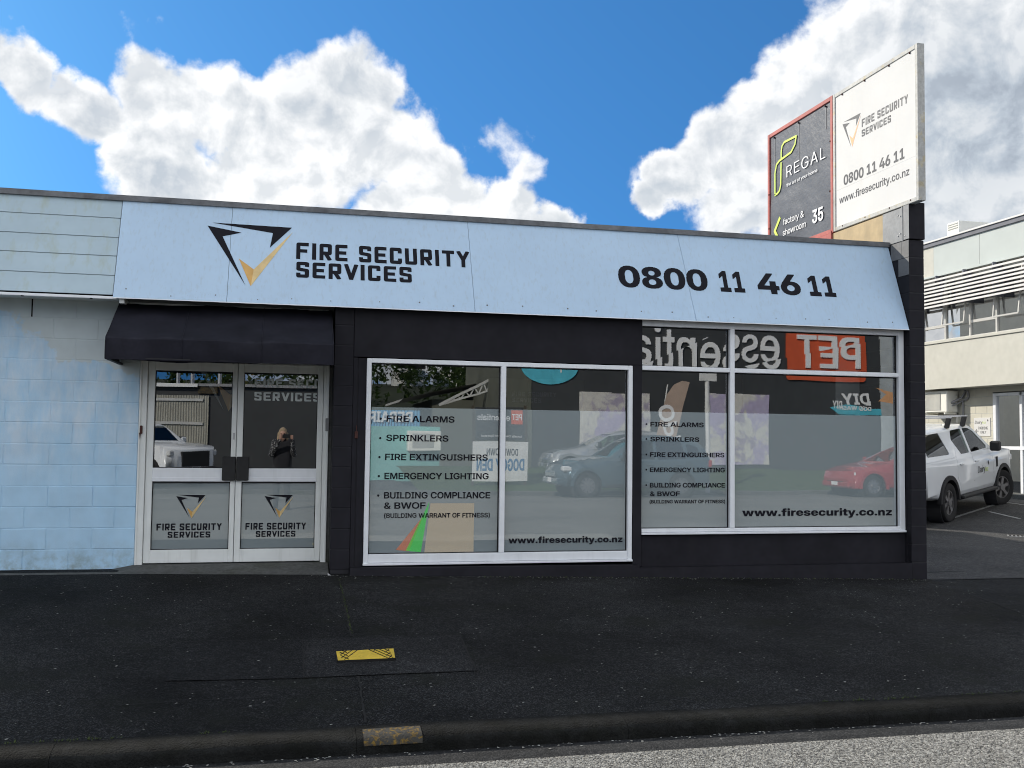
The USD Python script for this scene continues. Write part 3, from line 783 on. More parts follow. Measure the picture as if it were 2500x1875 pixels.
for y, z in ((.05, 4.0), (.05, 3.8), (.10, 4.02), (.10, 3.78), (-.03, 3.76)):
    obj('rivet', MB().tri(trimesh.creation.icosphere(1, .008).apply_translation((6.32, y, z))), M['steel'], ew)
# soffit over the recess, roof and capping
obj('soffit', MB().box(-1.955, -.002, -.07, .5, 2.692, 2.701), M['grey_sheet'], shop)
obj('soffit', MB().box(.19, 6.33, -.07, .02, 2.700, 2.706), M['charcoal_joint'], shop)
obj('soffit_angle', MB().box(-1.95, -.05, .235, .26, 2.655, 2.690, .003), M['door_white'], shop)
obj('recess_wall', MB().box(-1.96, -.002, .33, .45, 2.145, 2.70), M['charcoal'], shop)
mb = MB()
xs_ = np.linspace(-14, 6.325, 60)
for a, b in zip(xs_[:-1], xs_[1:]):
    k = .006 * math.sin(a * 3.1) * math.sin(a * .7)
    mb.hexa([(a, .272, 3.688), (b, .272, 3.688), (b, .46, 3.688), (a, .46, 3.688), (a, .272 + k, 3.742), (b, .272 + .006 * math.sin(b * 3.1) * math.sin(b * .7), 3.742), (b, .46, 3.75), (a, .46, 3.75)])
obj('roof_capping', mb, M['capping'], shop)
obj('roof', MB().box(-14, 6.33, .45, 9.5, 3.50, 3.66).box(-14, 6.5, 9.3, 9.5, 0, 3.66), M['grey_sheet'], shop)
# rooms behind the glass
rm = part('shop_interior', shop)
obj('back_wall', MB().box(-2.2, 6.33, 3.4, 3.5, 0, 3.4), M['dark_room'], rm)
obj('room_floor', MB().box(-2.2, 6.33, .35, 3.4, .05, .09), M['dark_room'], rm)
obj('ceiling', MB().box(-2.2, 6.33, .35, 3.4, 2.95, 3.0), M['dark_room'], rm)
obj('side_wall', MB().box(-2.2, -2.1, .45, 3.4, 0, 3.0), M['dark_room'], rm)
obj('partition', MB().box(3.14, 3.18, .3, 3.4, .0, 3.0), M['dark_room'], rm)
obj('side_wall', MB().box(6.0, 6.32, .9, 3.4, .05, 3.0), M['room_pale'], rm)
obj('counter', MB().box(1.02, 1.60, .42, .46, .16, .86), M['beige'], rm)
o0 = (-.84, 3.395, 1.86)
for sh, mm in zip(emblem(.75), ('room_pale', 'gold_a', 'gold_b')):
    obj('wall_emblem', flat(sh, (-1.42, .60, 1.66), FRONT), M[mm], rm)
obj('wall_lettering', flat(block_text('FIRE SECURITY', .05, .52), (2.05, 1.1, 1.90), FRONT), M['grey_print_b'], rm)
obj('wall_lettering', flat(block_text('SERVICES', .05, .34), (2.05, 1.1, 1.83), FRONT), M['grey_print_b'], rm)
obj('display_board', MB().box(1.75, 2.9, 1.105, 1.12, 1.6, 2.1), M['shed_olive_in'], rm)


def shop_window(x0, x1, z0, z1, y, fw, mull, transom=None, left=True, sill=.105, yg=.045, film_top=1.715):
    w = part('shop_window', shop)
    mb = MB()
    if left:
        mb.box(x0, x0 + fw, y, y + .09, z0, z1, .004)
    mb.box(x1 - fw, x1, y, y + .09, z0, z1, .004)
    mb.box(x0 + (fw if left else 0) - .001, x1 - fw + .001, y + .002, y + .09, z1 - fw * .95, z1, .004)
    obj('frame', mb, M['frame_white'], w)
    ob = MB().box(x0 + (fw if left else 0) - .001, x1 - fw + .001, y + .003, y + .09, z0 + .022, z0 + sill, .005).box(x0 - .004, x1 + .004, y - .018, y + .09, z0 - .002, z0 + .020, .004)
    obj('sill', ob, M['frame_white'], w)
    obj('mullion', MB().box(mull - .027, mull + .027, y + .001, y + .09, z0 + sill, z1 - fw * .95, .005), M['frame_white'], w)
    xs2 = [(x0 + (fw if left else 0), mull - .027), (mull + .027, x1 - fw)]
    zs2 = [(z0 + sill, z1 - fw * .95)]
    if transom:
        for a, b in xs2:
            obj('transom', MB().box(a, b, y + .003, y + .09, transom - .024, transom + .024, .005), M['frame_white'], w)
        zs2 = [(z0 + sill, transom - .024), (transom + .024, z1 - fw * .95)]
    for a, b in xs2:
        for c, d in zs2:
            mb = MB()
            for r in ((a, a + .009, c, d), (b - .009, b, c, d), (a + .009, b - .009, c, c + .007), (a + .009, b - .009, d - .012, d)):
                mb.box(r[0], r[1], yg - .012, yg + .01, r[2], r[3])
            obj('gasket', mb, M['gasket'], w)
            t = NR.uniform(-.0012, .0012, 3)
            obj('pane', MB().add([[a, yg + t[0], c], [b, yg + t[1], c], [b, yg + t[2], d], [a, yg, d]], [[0, 1, 2, 3]]), M['glass'], w)
        obj('film', MB().add([[a + .012, yg - .0018, z0 + sill + .008], [b - .012, yg - .0018, z0 + sill + .008], [b - .012, yg - .0018, film_top], [a + .012, yg - .0018, film_top]], [[0, 1, 2, 3]]), M['film'], w)
    return w


def lettering(w, lines, yg, m='black_print', weight=660):
    for text, x, z, h, width in lines:
        obj('lettering', flat(text_shape(text, h, 820 if text[0] == 'w' else weight, width), (x, yg - .0042, z), FRONT, .0010), M[m], w)


w1 = shop_window(.321, 3.098, .158, 2.197, -.01, .047, 1.709)
lettering(w1, [('FIRE ALARMS', .529, 1.572, .062, .686), ('SPRINKLERS', .530, 1.379, .062, .625), ('FIRE EXTINGUISHERS', .522, 1.190, .062, 1.042), ('EMERGENCY LIGHTING', .519, 1.001, .062, 1.056), ('BUILDING COMPLIANCE', .519, .809, .063, 1.075), ('& BWOF', .521, .707, .063, .414), ('(BUILDING WARRANT OF FITNESS)', .523, .617, .045, 1.07), ('www.firesecurity.co.nz', 1.79, .352, .066, 1.221)], .045)
bul = lambda x, z, yg, r=.011: flat(shapely.Point(0, 0).buffer(r), (x, yg - .004, z), FRONT, .0012)
for x, z in ((.472, 1.60), (.470, 1.407), (.466, 1.218), (.464, 1.03), (.462, .838)):
    obj('bullet', bul(x, z, .045), M['black_print'], w1)
w2 = shop_window(3.207, 6.317, .430, 2.690, .0, .066, 4.235, 2.181, left=False, sill=.06, yg=.06, film_top=1.722)
lettering(w2, [('FIRE ALARMS', 3.32, 1.565, .047, .606), ('SPRINKLERS', 3.32, 1.407, .047, .554), ('FIRE EXTINGUISHERS', 3.318, 1.244, .047, .846), ('EMERGENCY LIGHTING', 3.318, 1.083, .047, .852), ('BUILDING COMPLIANCE', 3.319, .920, .048, .852), ('& BWOF', 3.319, .830, .048, .336), ('(BUILDING WARRANT OF FITNESS)', 3.316, .752, .036, .858), ('www.firesecurity.co.nz', 4.374, .612, .082, 1.81)], .06)
for z in (1.588, 1.43, 1.267, 1.107, .944):
    obj('bullet', bul(3.277, z, .06, .009), M['black_print'], w2)
obj('edge_print', MB().add([[6.215, .064, .50], [6.245, .064, .50], [6.245, .064, .72], [6.215, .064, .72]], [[0, 1, 2, 3]]), M['room_pale'], w2)
# flat, partly see-through coloured shapes low on the left window
for nm, pts, mm in (('soft orange triangle low in the left shop window', [(.645, .30), (.775, .285), (.92, .64)], 'tint_orange'), ('narrow green triangle low in the left shop window', [(.745, .29), (.895, .275), (.972, .775)], 'tint_green'), ('pale beige square low in the left shop window', [(.93, .272), (1.43, .272), (1.43, .76), (.985, .76)], 'tint_beige')):
    c = thing('window_card', nm, 'card')
    obj('card', flat(Polygon(pts), (0, .0430 if mm == 'tint_beige' else .0425 if mm == 'tint_orange' else .0420, 0), FRONT, .0003), M[mm], c)

# doors
dr = part('door_frame', shop)
obj('jamb', MB().box(-1.832, -1.768, .285, .40, .115, 2.14, .004).box(-1.838, -1.822, .275, .40, .105, 2.14, .003), M['door_white'], dr)
obj('jamb', MB().box(-.084, -.040, .285, .40, .115, 2.14, .004).box(-.050, -.030, .275, .40, .105, 2.14, .003), M['door_white'], dr)
obj('head', MB().box(-1.832, -.03, .285, .40, 2.132, 2.16), M['door_white'], dr)
obj('filler', MB().box(-.034, .004, .30, .40, .08, 2.70), M['concrete'], dr)
for side, (x0, x1, ga, gb, la, lb) in enumerate(((-1.764, -.925, -1.699, -.972, -1.699, -.993), (-.920, -.088, -.862, -.142, -.854, -.152))):
    lf = part('door_leaf', shop)
    y = .30
    mb = MB().box(x0, ga, y, y + .045, .172, 2.128, .004).box(gb if side else gb, x1, y, y + .045, .172, 2.128, .004)
    obj('stile', mb, M['door_white'], lf)
    obj('top_rail', MB().box(ga, gb, y + .001, y + .045, 2.042, 2.128, .004), M['door_white'], lf)
    obj('mid_rail', MB().box(ga - .004, gb + .004, y - .004, y + .045, .958, 1.092, .006).box(ga - .002, gb + .002, y - .008, y, .962, 1.002, .003), M['frame_white'], lf)
    obj('bottom_rail', MB().box(ga - .002, gb + .002, y - .001, y + .045, .172, .299, .005), M['door_white'], lf)
    for z0, z1 in ((1.092, 2.042), (.299, .958)):
        mb = MB()
        for r in ((ga, ga + .007, z0, z1), (gb - .007, gb, z0, z1), (ga + .007, gb - .007, z0, z0 + .007), (ga + .007, gb - .007, z1 - .011, z1)):
            mb.box(r[0], r[1], y + .008, y + .03, r[2], r[3])
        obj('gasket', mb, M['gasket'], lf)
        obj('pane', MB().add([[ga, y + .022, z0], [gb, y + .0215, z0], [gb, y + .022, z1], [ga, y + .0225, z1]], [[0, 1, 2, 3]]), M['glass'], lf)
    obj('film', MB().add([[ga + .008, y + .0205, .306], [gb - .008, y + .0205, .306], [gb - .008, y + .0205, .948], [ga + .008, y + .0205, .948]], [[0, 1, 2, 3]]), M['film'], lf)
    ex = -1.474 if side == 0 else -.637
    tx = -1.649 if side == 0 else -.815
    for sh, mm in zip(emblem(.276), ('black_print', 'gold_a', 'gold_b')):
        obj('emblem', flat(sh, (ex, y + .018, .603), FRONT, .0012), M[mm], lf)
    tw = .609 if side == 0 else .587
    obj('lettering', flat(block_text('FIRE SECURITY', .066, tw), (tx, y + .018, .486), FRONT, .0012), M['black_print'], lf)
    obj('lettering', flat(block_text('SERVICES', .058, tw * .65), (tx + tw * .175, y + .018, .414), FRONT, .0012), M['black_print'], lf)
    if side:
        clip = sbox(-.01, -.1, -.146 + .762, 1)
        obj('lettering', flat(block_text('FIRE SECURITY', .085, .945).intersection(clip), (-.762, y + .0185, 1.902), FRONT, .0008), M['vinyl_grey'], lf)
        obj('lettering', flat(block_text('SERVICES', .085, .645).intersection(clip), (-.762, y + .0185, 1.766), FRONT, .0008), M['vinyl_grey'], lf)
    hx = (-1.049, -.922) if side == 0 else (-.915, -.795)
    obj('push_plate', MB().box(hx[0], hx[1], y - .035, y - .012, .972, 1.206, .006).box((hx[0] + hx[1]) / 2 - .02, (hx[0] + hx[1]) / 2 + .02, y - .014, y + .004, 1.0, 1.18), M['black'], lf)
obj('lock', MB().box(-.955, -.938, .293, .302, 1.375, 1.44, .003), M['steel'], shop)
obj('hinge_box', MB().box(-.060, -.026, .262, .285, 1.47, 1.60, .003), M['grey_sheet'], shop)
obj('meeting_gap', MB().box(-.9245, -.9205, .303, .33, .172, 2.128), M['gasket'], shop)
# canvas awning over the doors, sagging between its frames
nx, xs3 = 40, np.linspace(-2.03, -.030, 41)
prof = [(.18, 2.672), (.06, 2.60), (-.10, 2.51), (-.28, 2.40), (-.42, 2.325), (-.495, 2.282), (-.503, 2.268), (-.507, 2.21), (-.512, 2.14), (-.510, 2.085)]
v = []
for i, x in enumerate(xs3):
    for j, (y, z) in enumerate(prof):
        u = j / (len(prof) - 1)
        k = 2.4 * (float(meshkit.fbm(np.array([x * 2.6, u * 3.4, 1.7]), 4)) - .5)
        sag = math.sin(u * math.pi) * .018
        dz = -.03 * max(0, math.sin((x + 2.03) / 2.0 * math.pi)) * (.25 if j > 6 else .1)
        edge = min(1, (x + 2.03) * 8, (-.03 - x) * 8)
        fold = .026 * edge * math.sin(x * 11 + 2 * k) * (u - .6) if u > .6 else 0
        v.append([x, y - sag * edge - .045 * k * edge + fold, z + dz * edge + .02 * k * edge])
n = len(prof)
f = [[i * n + j, i * n + j + 1, (i + 1) * n + j + 1, (i + 1) * n + j] for i in range(nx) for j in range(n - 1)]
aw = part('awning', shop)
obj('canvas', MB().add(v, f), M['navy'], aw, smooth=35)
for i in (0, 13, 27, 40):
    obj('seam', MB().tube([q + np.array([0, -.002, .001]) for q in np.array(v)[i * n:(i + 1) * n]], .0045, 5, closed=False), M['navy'], aw)
for x in (-2.032, -.028):
    s = Polygon([(.28, 2.672), (.18, 2.672), (-.495, 2.282), (-.508, 2.083), (.28, 2.083 if x < -1 else 2.10)])
    obj('end_panel', place(extrude(s, .003), (x, 0, 0), (0, 1, 0), (0, 0, 1)), M['navy'], aw)
obj('frame_bar', MB().box(-2.02, -.04, -.50, -.48, 2.082, 2.10).box(-2.02, -2.0, -.5, .28, 2.082, 2.10), M['black'], aw)
obj('hem', MB().tube([(x, -.512, 2.085) for x in np.linspace(-2.03, -.03, 20)], .006, 6), M['navy'], aw)
obj('paint_drip', MB().add(cbox_arrays((-1.826, .270, 1.42), (-1.800, .283, 1.50), .008)[0], _h0).tri(trimesh.creation.cone(.009, .07).apply_transform(trimesh.transformations.rotation_matrix(math.pi, (1, 0, 0))).apply_translation((-1.822, .275, 1.43))), M['rust'], shop)

# ---------------------------------------------------------------- the sloping fascia sign
fs = thing('fascia_sign', 'long sloping pale blue fascia sign with a pointed emblem and a phone number', 'sign')
SY = 1 / math.hypot(1, .385)
UP = np.array([0, .385, 1.0]) * SY                  # up the slope
OUT = np.cross([1, 0, 0], UP)


def on_fascia(x, z, lift=0.0):
    return np.array([x, slope_y(z), z]) + OUT * lift


seams = [-2.052, -1.028, 1.386, 3.775, 6.322]
tops = [-2.052, -1.018, 1.362, 3.712, 6.322]
for i in range(4):
    a, b = seams[i] + .0018, seams[i + 1] - .0018
    c, d = tops[i] + .0018, tops[i + 1] - .0018
    p0, p1, p2, p3 = on_fascia(a, 2.69), on_fascia(b, 2.69), on_fascia(d, 3.688), on_fascia(c, 3.688)
    B = -OUT * .012
    obj('panel', MB().hexa([p0, p1, p1 + B, p0 + B, p3, p2, p2 + B, p3 + B]), M['fascia'], fs)
obj('backing', MB().hexa([on_fascia(-2.05, 2.70, -.013), on_fascia(6.32, 2.70, -.013), (6.32, .5, 2.72), (-2.05, .5, 2.72), on_fascia(-2.05, 3.68, -.013), on_fascia(6.32, 3.68, -.013), (6.32, .5, 3.68), (-2.05, .5, 3.68)]), M['crack'], fs)
obj('drip_edge', MB().hexa([(-2.05, -.0975, 2.682), (6.322, -.0975, 2.682), (6.322, -.07, 2.682), (-2.05, -.07, 2.682), (-2.05, -.0955, 2.6895), (6.322, -.0955, 2.6895), (6.322, -.07, 2.6895), (-2.05, -.07, 2.6895)]), M['frame_white'], fs)
FASC = ((1, 0, 0), UP)
dark, ga, gb = emblem(.818, 1.04)
for sh, mm in ((dark, 'black_print'), (ga, 'gold_a'), (gb, 'gold_b')):
    obj('emblem', flat(sh, on_fascia(-1.246, 2.858, .0005), FASC), M[mm], fs)
obj('lettering', flat(block_text('FIRE SECURITY', .19, 1.75), on_fascia(-.389, 3.168, .0005), FASC), M['black_print'], fs)
obj('lettering', flat(block_text('SERVICES', .178, 1.14), on_fascia(-.385, 2.972, .0005), FASC), M['black_print'], fs)
for word, xa, xb in (('0800', 2.961, 3.977), ('11', 4.118, 4.405), ('46', 4.564, 5.081), ('11', 5.185, 5.505)):
    obj('lettering', flat(text_shape(word, .256, 850, xb - xa), on_fascia(xa, 3.036, .0005), FASC), M['black_print'], fs)
for i, x in enumerate(np.linspace(-1.9, 6.2, 22)):
    mb = MB().tri(trimesh.creation.icosphere(1, RNG.uniform(.005, .009)).apply_scale((1, .5, 1)).apply_translation(on_fascia(x + RNG.uniform(-.08, .08), 2.752 + RNG.uniform(-.028, .028), .002)))
    obj('screw', mb, M['grey_sheet'], fs, smooth=True)

# ---------------------------------------------------------------- roof signboards standing along the end wall
ws = thing('signboard', 'tall white signboard with phone number and web address above the roof', 'signboard')
SX = 6.315


def ring(y0, y1, z0, z1, w, x0, x1, c=.004):
    return MB().box(x0, x1, y0, y0 + w, z0, z1, c).box(x0, x1, y1 - w, y1, z0, z1, c).box(x0 + .001, x1, y0 + w, y1 - w, z0, z0 + w, c).box(x0 + .001, x1, y0 + w, y1 - w, z1 - w, z1, c)


obj('frame', ring(-.30, 1.462, 4.105, 5.882, .05, SX, SX + .09), M['sign_frame'], ws)
obj('panel', MB().box(SX + .012, SX + .03, -.25, 1.412, 4.62, 5.832), M['sign_white'], ws)
obj('panel', MB().box(SX + .012, SX + .03, -.25, 1.412, 4.155, 4.6185), M['sign_white'], ws)
obj('back_brace', MB().box(SX + .05, SX + .09, .56, .60, 4.1, 5.85), M['sign_frame'], ws)
for sh, mm in zip(emblem(.41, 1.1), ('grey_print', 'orange_print', 'orange_print')):
    obj('emblem', flat(sh, (SX + .0115, 1.25, 5.088), WEST, .001), M[mm], ws)
obj('lettering', flat(block_text('FIRE SECURITY', .098, .928), (SX + .0115, .820, 5.267), WEST, .001), M['grey_print'], ws)
obj('lettering', flat(block_text('SERVICES', .085, .60), (SX + .0115, .822, 5.147), WEST, .001), M['grey_print'], ws)
obj('lettering', flat(text_shape('0800 11 46 11', .127, 800, 1.262), (SX + .0115, 1.233, 4.648), WEST, .001), M['grey_print'], ws)
obj('lettering', flat(text_shape('www.firesecurity.co.nz', .094, 620, 1.45), (SX + .0115, 1.335, 4.437), WEST, .001), M['grey_print'], ws)
for y in (1.25, .75, .25, -.15):
    for z in (5.822, 4.14):
        obj('bolt', MB().tri(trimesh.creation.icosphere(1, .012).apply_translation((SX + .006, y, z))), M['rust'], ws)

rs = thing('signboard', 'dark grey signboard in a red steel frame with a lime outline emblem', 'signboard')
obj('frame', ring(1.472, 3.24, 4.10, 5.888, .055, SX, SX + .09), M['sign_red'], rs)
mb = MB()
ys_, zs_ = np.linspace(1.527, 3.185, 30), np.linspace(4.155, 5.833, 30)
vv = np.array([[SX + .02 - .016 * max(0, float(meshkit.fbm(np.array([y * 1.5, z * 1.5, 2.2]), 3)) - .45) * (1.6 if z < 4.9 else .5), y, z] for y in ys_ for z in zs_])
ff = [[i * 30 + j, i * 30 + j + 1, (i + 1) * 30 + j + 1, (i + 1) * 30 + j] for i in range(29) for j in range(29)]
obj('panel', mb.add(vv, ff), M['sign_dark'], rs, smooth=True)
obj('panel_back', MB().box(SX + .024, SX + .04, 1.527, 3.185, 4.155, 5.833), M['sign_dark'], rs)


def wline(pts, w, m, closed=False):
    g = LineString([(-y, z) for y, z in pts]).buffer(w / 2, cap_style='flat', join_style='round', quad_segs=3)
    return flat(g, (SX + .008, 0, 0), WEST, .002)


obj('emblem', MB().tri(wline([(3.03, 4.955), (3.03, 5.27), (2.985, 5.385), (2.90, 5.42), (2.56, 5.45), (2.45, 5.53), (2.415, 5.635), (2.75, 5.648), (2.82, 5.61), (2.842, 5.53), (2.842, 5.42)], .030, 'lime')).tri(wline([(2.845, 5.385), (2.86, 5.06), (2.90, 4.985), (2.96, 4.962), (3.045, 4.955)], .030, 'lime')), M['lime'], rs)
obj('lettering', flat(text_shape('REGAL', .155, 330, 1.03, track=.12), (SX + .008, 2.69, 5.125), WEST, .002), M['white_print'], rs)
obj('lettering', flat(text_shape('the art of your home', .045, 450, .83), (SX + .008, 2.69, 4.992), WEST, .002), M['white_print'], rs)
obj('lettering', flat(text_shape('factory &', .088, 420, .57), (SX + .008, 2.79, 4.468), WEST, .002), M['white_print'], rs)
obj('lettering', flat(text_shape('showroom', .088, 420, .635), (SX + .008, 2.80, 4.318), WEST, .002), M['white_print'], rs)
obj('lettering', flat(text_shape('35', .18, 720, .275), (SX + .008, 1.995, 4.32), WEST, .002), M['white_print'], rs)
obj('arrow', wline([(2.88, 4.60), (3.04, 4.435), (2.93, 4.30)], .05, 'lime'), M['lime'], rs)
for y in (3.05, 2.35, 1.65):
    obj('bolt', MB().tri(trimesh.creation.icosphere(1, .014).apply_translation((SX + .006, y, 5.80))), M['black'], rs)
    obj('hanger_strip', MB().box(SX + .014, SX + .018, y - .004, y + .004, 5.25 if y != 1.65 else 5.5, 5.79), M['grey_print_b'], rs)
for y, z in ((3.20, 5.0), (3.20, 4.5), (1.53, 5.3), (1.54, 4.65)):
    obj('bolt', MB().tri(trimesh.creation.icosphere(1, .014).apply_translation((SX + .004, y, z))), M['rust'], rs)
obj('foot_plate', MB().box(SX - .01, SX + .1, 1.50, 1.56, 3.70, 4.13, .004).box(SX - .004, SX + .1, 1.56, 3.2, 3.95, 4.10), M['sign_red'], rs)

# ---------------------------------------------------------------- the two-storey building beyond the driveway
XU, XL = 15.2, 15.7


def rb(y, z, X):
    """Measures taken on a plane 17.43 m away from the camera, carried to the plane at X."""
    k = (X + .43) / 17.43
    return -9.88 + (y + 9.88) * k, 1.423 + (z - 1.423) * k


ob = thing('office_building', 'cream two-storey building with white sun louvres over a strip of windows', 'building')
zc = lambda z, X=XU: rb(0, z, X)[1]
yc = lambda y, X=XU: rb(y, 0, X)[0]
Y0, Y1 = 2.0, 24.0
obj('spandrel', MB().box(XU, XU + 1.0, Y0, Y1, zc(2.914), zc(4.166)), M['render_cream'], ob)
obj('window_sill', MB().box(XU - .03, XU + .3, Y0, Y1, zc(4.168), zc(4.245), .006), M['render_cream'], ob)
obj('parapet_panel', MB().box(XU + .02, XU + .5, yc(12.391) + .006, yc(14.27), zc(6.075), zc(6.90)), M['panel_green'], ob)
obj('parapet_panel', MB().box(XU + .02, XU + .5, Y0, yc(12.391) - .006, zc(6.075), zc(6.90)), M['panel_green'], ob)
obj('parapet_panel', MB().box(XU + .02, XU + .5, yc(14.275), Y1, zc(6.075), zc(6.90)), M['render_cream'], ob)
obj('panel_joint', MB().box(XU + .035, XU + .06, yc(12.391) - .006, yc(12.391) + .006, zc(6.075), zc(6.9)), M['crack'], ob)
obj('roof_trim', MB().box(XU - .02, XU + .5, Y0, Y1, zc(6.90), zc(7.012), .004), M['slate_trim'], ob)
obj('roof_flashing', MB().box(XU - .05, XU + .55, Y0 - .02, Y1, zc(7.014), zc(7.06), .004), M['slat_white'], ob)
obj('parapet_rail', MB().box(XU - .02, XU + .1, Y0, Y1, zc(6.02), zc(6.073), .004), M['panel_green'], ob)
obj('roof', MB().box(XU + .5, 27, Y0, Y1, zc(6.3), zc(6.5)), M['grey_sheet'], ob)
for i, z in enumerate([5.959, 5.847, 5.741, 5.642, 5.542, 5.433, 5.333, 5.233]):
    a, b = zc(z, XU - .12) - .047, zc(z, XU - .12)
    obj('louvre_slat', MB().hexa([(XU - .165, Y0, a), (XU - .10, Y0, a + .01), (XU - .10, Y1, a + .01), (XU - .165, Y1, a), (XU - .165, Y0, b), (XU - .10, Y0, b + .01), (XU - .10, Y1, b + .01), (XU - .165, Y1, b)]), M['slat_white'], ob)
for y in np.arange(3.4, 23, 1.02):
    obj('louvre_bracket', MB().box(XU - .095, XU + .2, y - .02, y + .02, zc(5.15), zc(6.03)), M['slate_trim'], ob)
XG = XU + .16
obj('window_head', MB().box(XG, XG + .2, Y0, Y1, zc(5.86), zc(6.074)), M['render_cream'], ob)
ms = [yc(13.997 + 1.012 * i) for i in range(-9, 10)]
ms = sorted(ms)
for i, y in enumerate(ms):
    obj('mullion', MB().box(XG - .02, XG + .06, y - .03, y + .03, zc(4.245), zc(5.86), .004), M['alu'], ob)
for i, (a, b) in enumerate(zip(ms[:-1], ms[1:])):
    w = part('office_window', ob)
    zb0, zt0 = zc(4.25), zc(5.86)
    zm = zc(4.655)
    obj('bottom_rail', MB().box(XG - .01, XG + .05, a + .03, b - .03, zb0, zb0 + .035, .003), M['alu'], w)
    if i % 2:
        obj('transom', MB().box(XG - .012, XG + .05, a + .03, b - .03, zm - .035, zm + .035, .004), M['alu'], w)
        obj('pane', MB().add([[XG + .02, b - .03, zb0], [XG + .02, a + .03, zb0], [XG + .022, a + .03, zm], [XG + .02, b - .03, zm]], [[0, 1, 2, 3]]), M['glass_office'], w)
        obj('pane', MB().add([[XG + .02, b - .03, zm], [XG + .02, a + .03, zm], [XG + .024, a + .03, zt0], [XG + .02, b - .03, zt0]], [[0, 1, 2, 3]]), M['glass_office'], w)
    else:
        obj('pane', MB().add([[XG + .02, b - .03, zb0], [XG + .02, a + .03, zb0], [XG + .024, a + .03, zt0], [XG + .02, b - .03, zt0]], [[0, 1, 2, 3]]), M['glass_office'], w)
        # an open top-hung sash tilting out
        c, dz = .12, zt0 - zm
        p = lambda y, z: (XG - .02 - c * (zt0 - z) / dz, y, z)
        mb = MB()
        for q0, q1 in (((a + .05, zm), (b - .05, zm)), ((a + .05, zm), (a + .05, zt0)), ((b - .05, zm), (b - .05, zt0))):
            mb.bar(p(*q0), p(*q1), .035)
        obj('open_sash', mb, M['alu'], w)
obj('upper_room', MB().box(XG + .6, XG + .7, Y0, Y1, 3.0, 6.2), M['dark_room'], ob)
# ground floor
obj('ground_wall_core', MB().box(XL + .004, XL + .3, yc(11.94, XL), Y1, -.1, zc(2.95)), M['mortar'], ob)
gz0 = -.06
yr = yc(11.95, XL)
for r in range(15):
    z0 = gz0 + .2 * r
    y = yr
    first = True
    while y < 15.2:
        ln = .2 if first and r % 2 else .4
        first = False
        if z0 + .2 > .1:
            obj('block', MB().box(XL, XL + .19, y + .002, y + ln - .002, z0 + .002, min(z0 + .198, zc(2.93)), .004), M['cream_block'], ob)
        y += ln
obj('side_wall', MB().box(XL, XL + .3, 15.25, Y1, -.1, zc(2.95)), M['cream_block'], ob)
obj('lintel', MB().box(XL - .01, XL + .3, Y0, yr - .002, zc(2.73, XL), zc(2.95)), M['cream_block'], ob)
yl, ym = yc(11.925, XL), yc(10.958, XL)
zt, zb_ = zc(2.70, XL), zc(.222, XL)
dw = part('glazed_door', ob)
mb = MB().box(XL - .02, XL + .08, yl - .10, yl, zb_, zt, .004).box(XL - .018, XL + .08, ym - .05, ym + .03, zb_, zt, .004).box(XL - .018, XL + .08, Y0, yl - .10, zt - .07, zt, .004)
obj('frame', mb, M['frame_white'], dw)
for q in (ym - 1.0, ym - 2.0, ym - 3.0):
    obj('frame', MB().box(XL - .018, XL + .08, q - .04, q + .04, zb_, zt - .07, .004), M['frame_white'], dw)
zr0, zr1 = zc(1.279, XL), zc(1.367, XL)
obj('mid_rail', MB().box(XL - .022, XL + .07, Y0, yl - .10, zr0, zr1, .004), M['frame_white'], dw)
for a, b in ((ym + .03, yl - .10), (ym - .96, ym - .05), (ym - 1.96, ym - 1.04), (ym - 2.96, ym - 2.04)):
    for z0, z1 in ((zb_, zr0), (zr1, zt - .07)):
        obj('pane', MB().add([[XL + .03, b, z0], [XL + .03, a, z0], [XL + .03, a, z1], [XL + .03, b, z1]], [[0, 1, 2, 3]]), M['glass_office'], dw)
obj('lower_room', MB().box(XL + 1.2, XL + 1.3, Y0, Y1, 0, zc(2.95)), M['dark_room'], ob)
obj('step', MB().box(XL - .35, XL + .3, Y0, yr + 1.2, .0, zb_ - .004, .01), M['concrete'], ob)

ac = thing('air_conditioner', 'cream outdoor air conditioning unit bracketed to the cream block wall', 'air conditioner')
XA = XL - .36
ya, yb2 = rb(13.745, 2.27, XA)[0], rb(14.75, 2.27, XA)[0]
za, zb2 = rb(0, 2.268, XA)[1], rb(0, 2.858, XA)[1]
obj('casing', MB().box(XA, XL - .06, ya, yb2, za, zb2, .018), M['ac_white'], ac, smooth=30)
fan = MB()
gy0, gy1, gz_0, gz_1 = ya + .24, yb2 - .03, za + .05, zb2 - .05
for i in range(16):
    y = gy0 + (gy1 - gy0) * i / 15
    fan.box(XA - .012, XA - .002, y - .004, y + .004, gz_0, gz_1)
obj('grille', fan, M['ac_grille'], ac)
obj('grille_recess', MB().box(XA - .004, XA - .001, gy0, gy1, gz_0, gz_1), M['ac_white'], ac)
obj('bracket', MB().box(XA - .02, XL - .002, ya + .05, ya + .09, za - .05, za - .004).box(XA - .02, XL - .002, yb2 - .09, yb2 - .05, za - .05, za - .004).box(XL - .04, XL - .002, ya + .05, ya + .09, za - .25, zb2), M['ac_white'], ac)
obj('pipe', MB().tube([(XA + .12, ya + .01, za + .22), (XA + .14, ya - .06, za + .26), (XL - .05, ya - .14, za + .35), (XL - .03, ya - .26, za + .52), (XL - .03, ya - .34, za + .50), (XL - .03, ya - .36, za + .38), (XL - .03, ya - .28, za + .30), (XL - .03, ya - .18, za + .31)], .028, 8).tube([(XA + .12, ya + .01, za + .15), (XL - .06, ya - .11, za + .25), (XL - .03, ya - .16, za + .3), (XL - .03, ya - .16, za - .5)], .02, 6), M['grey_print_b'], ac, smooth=40)
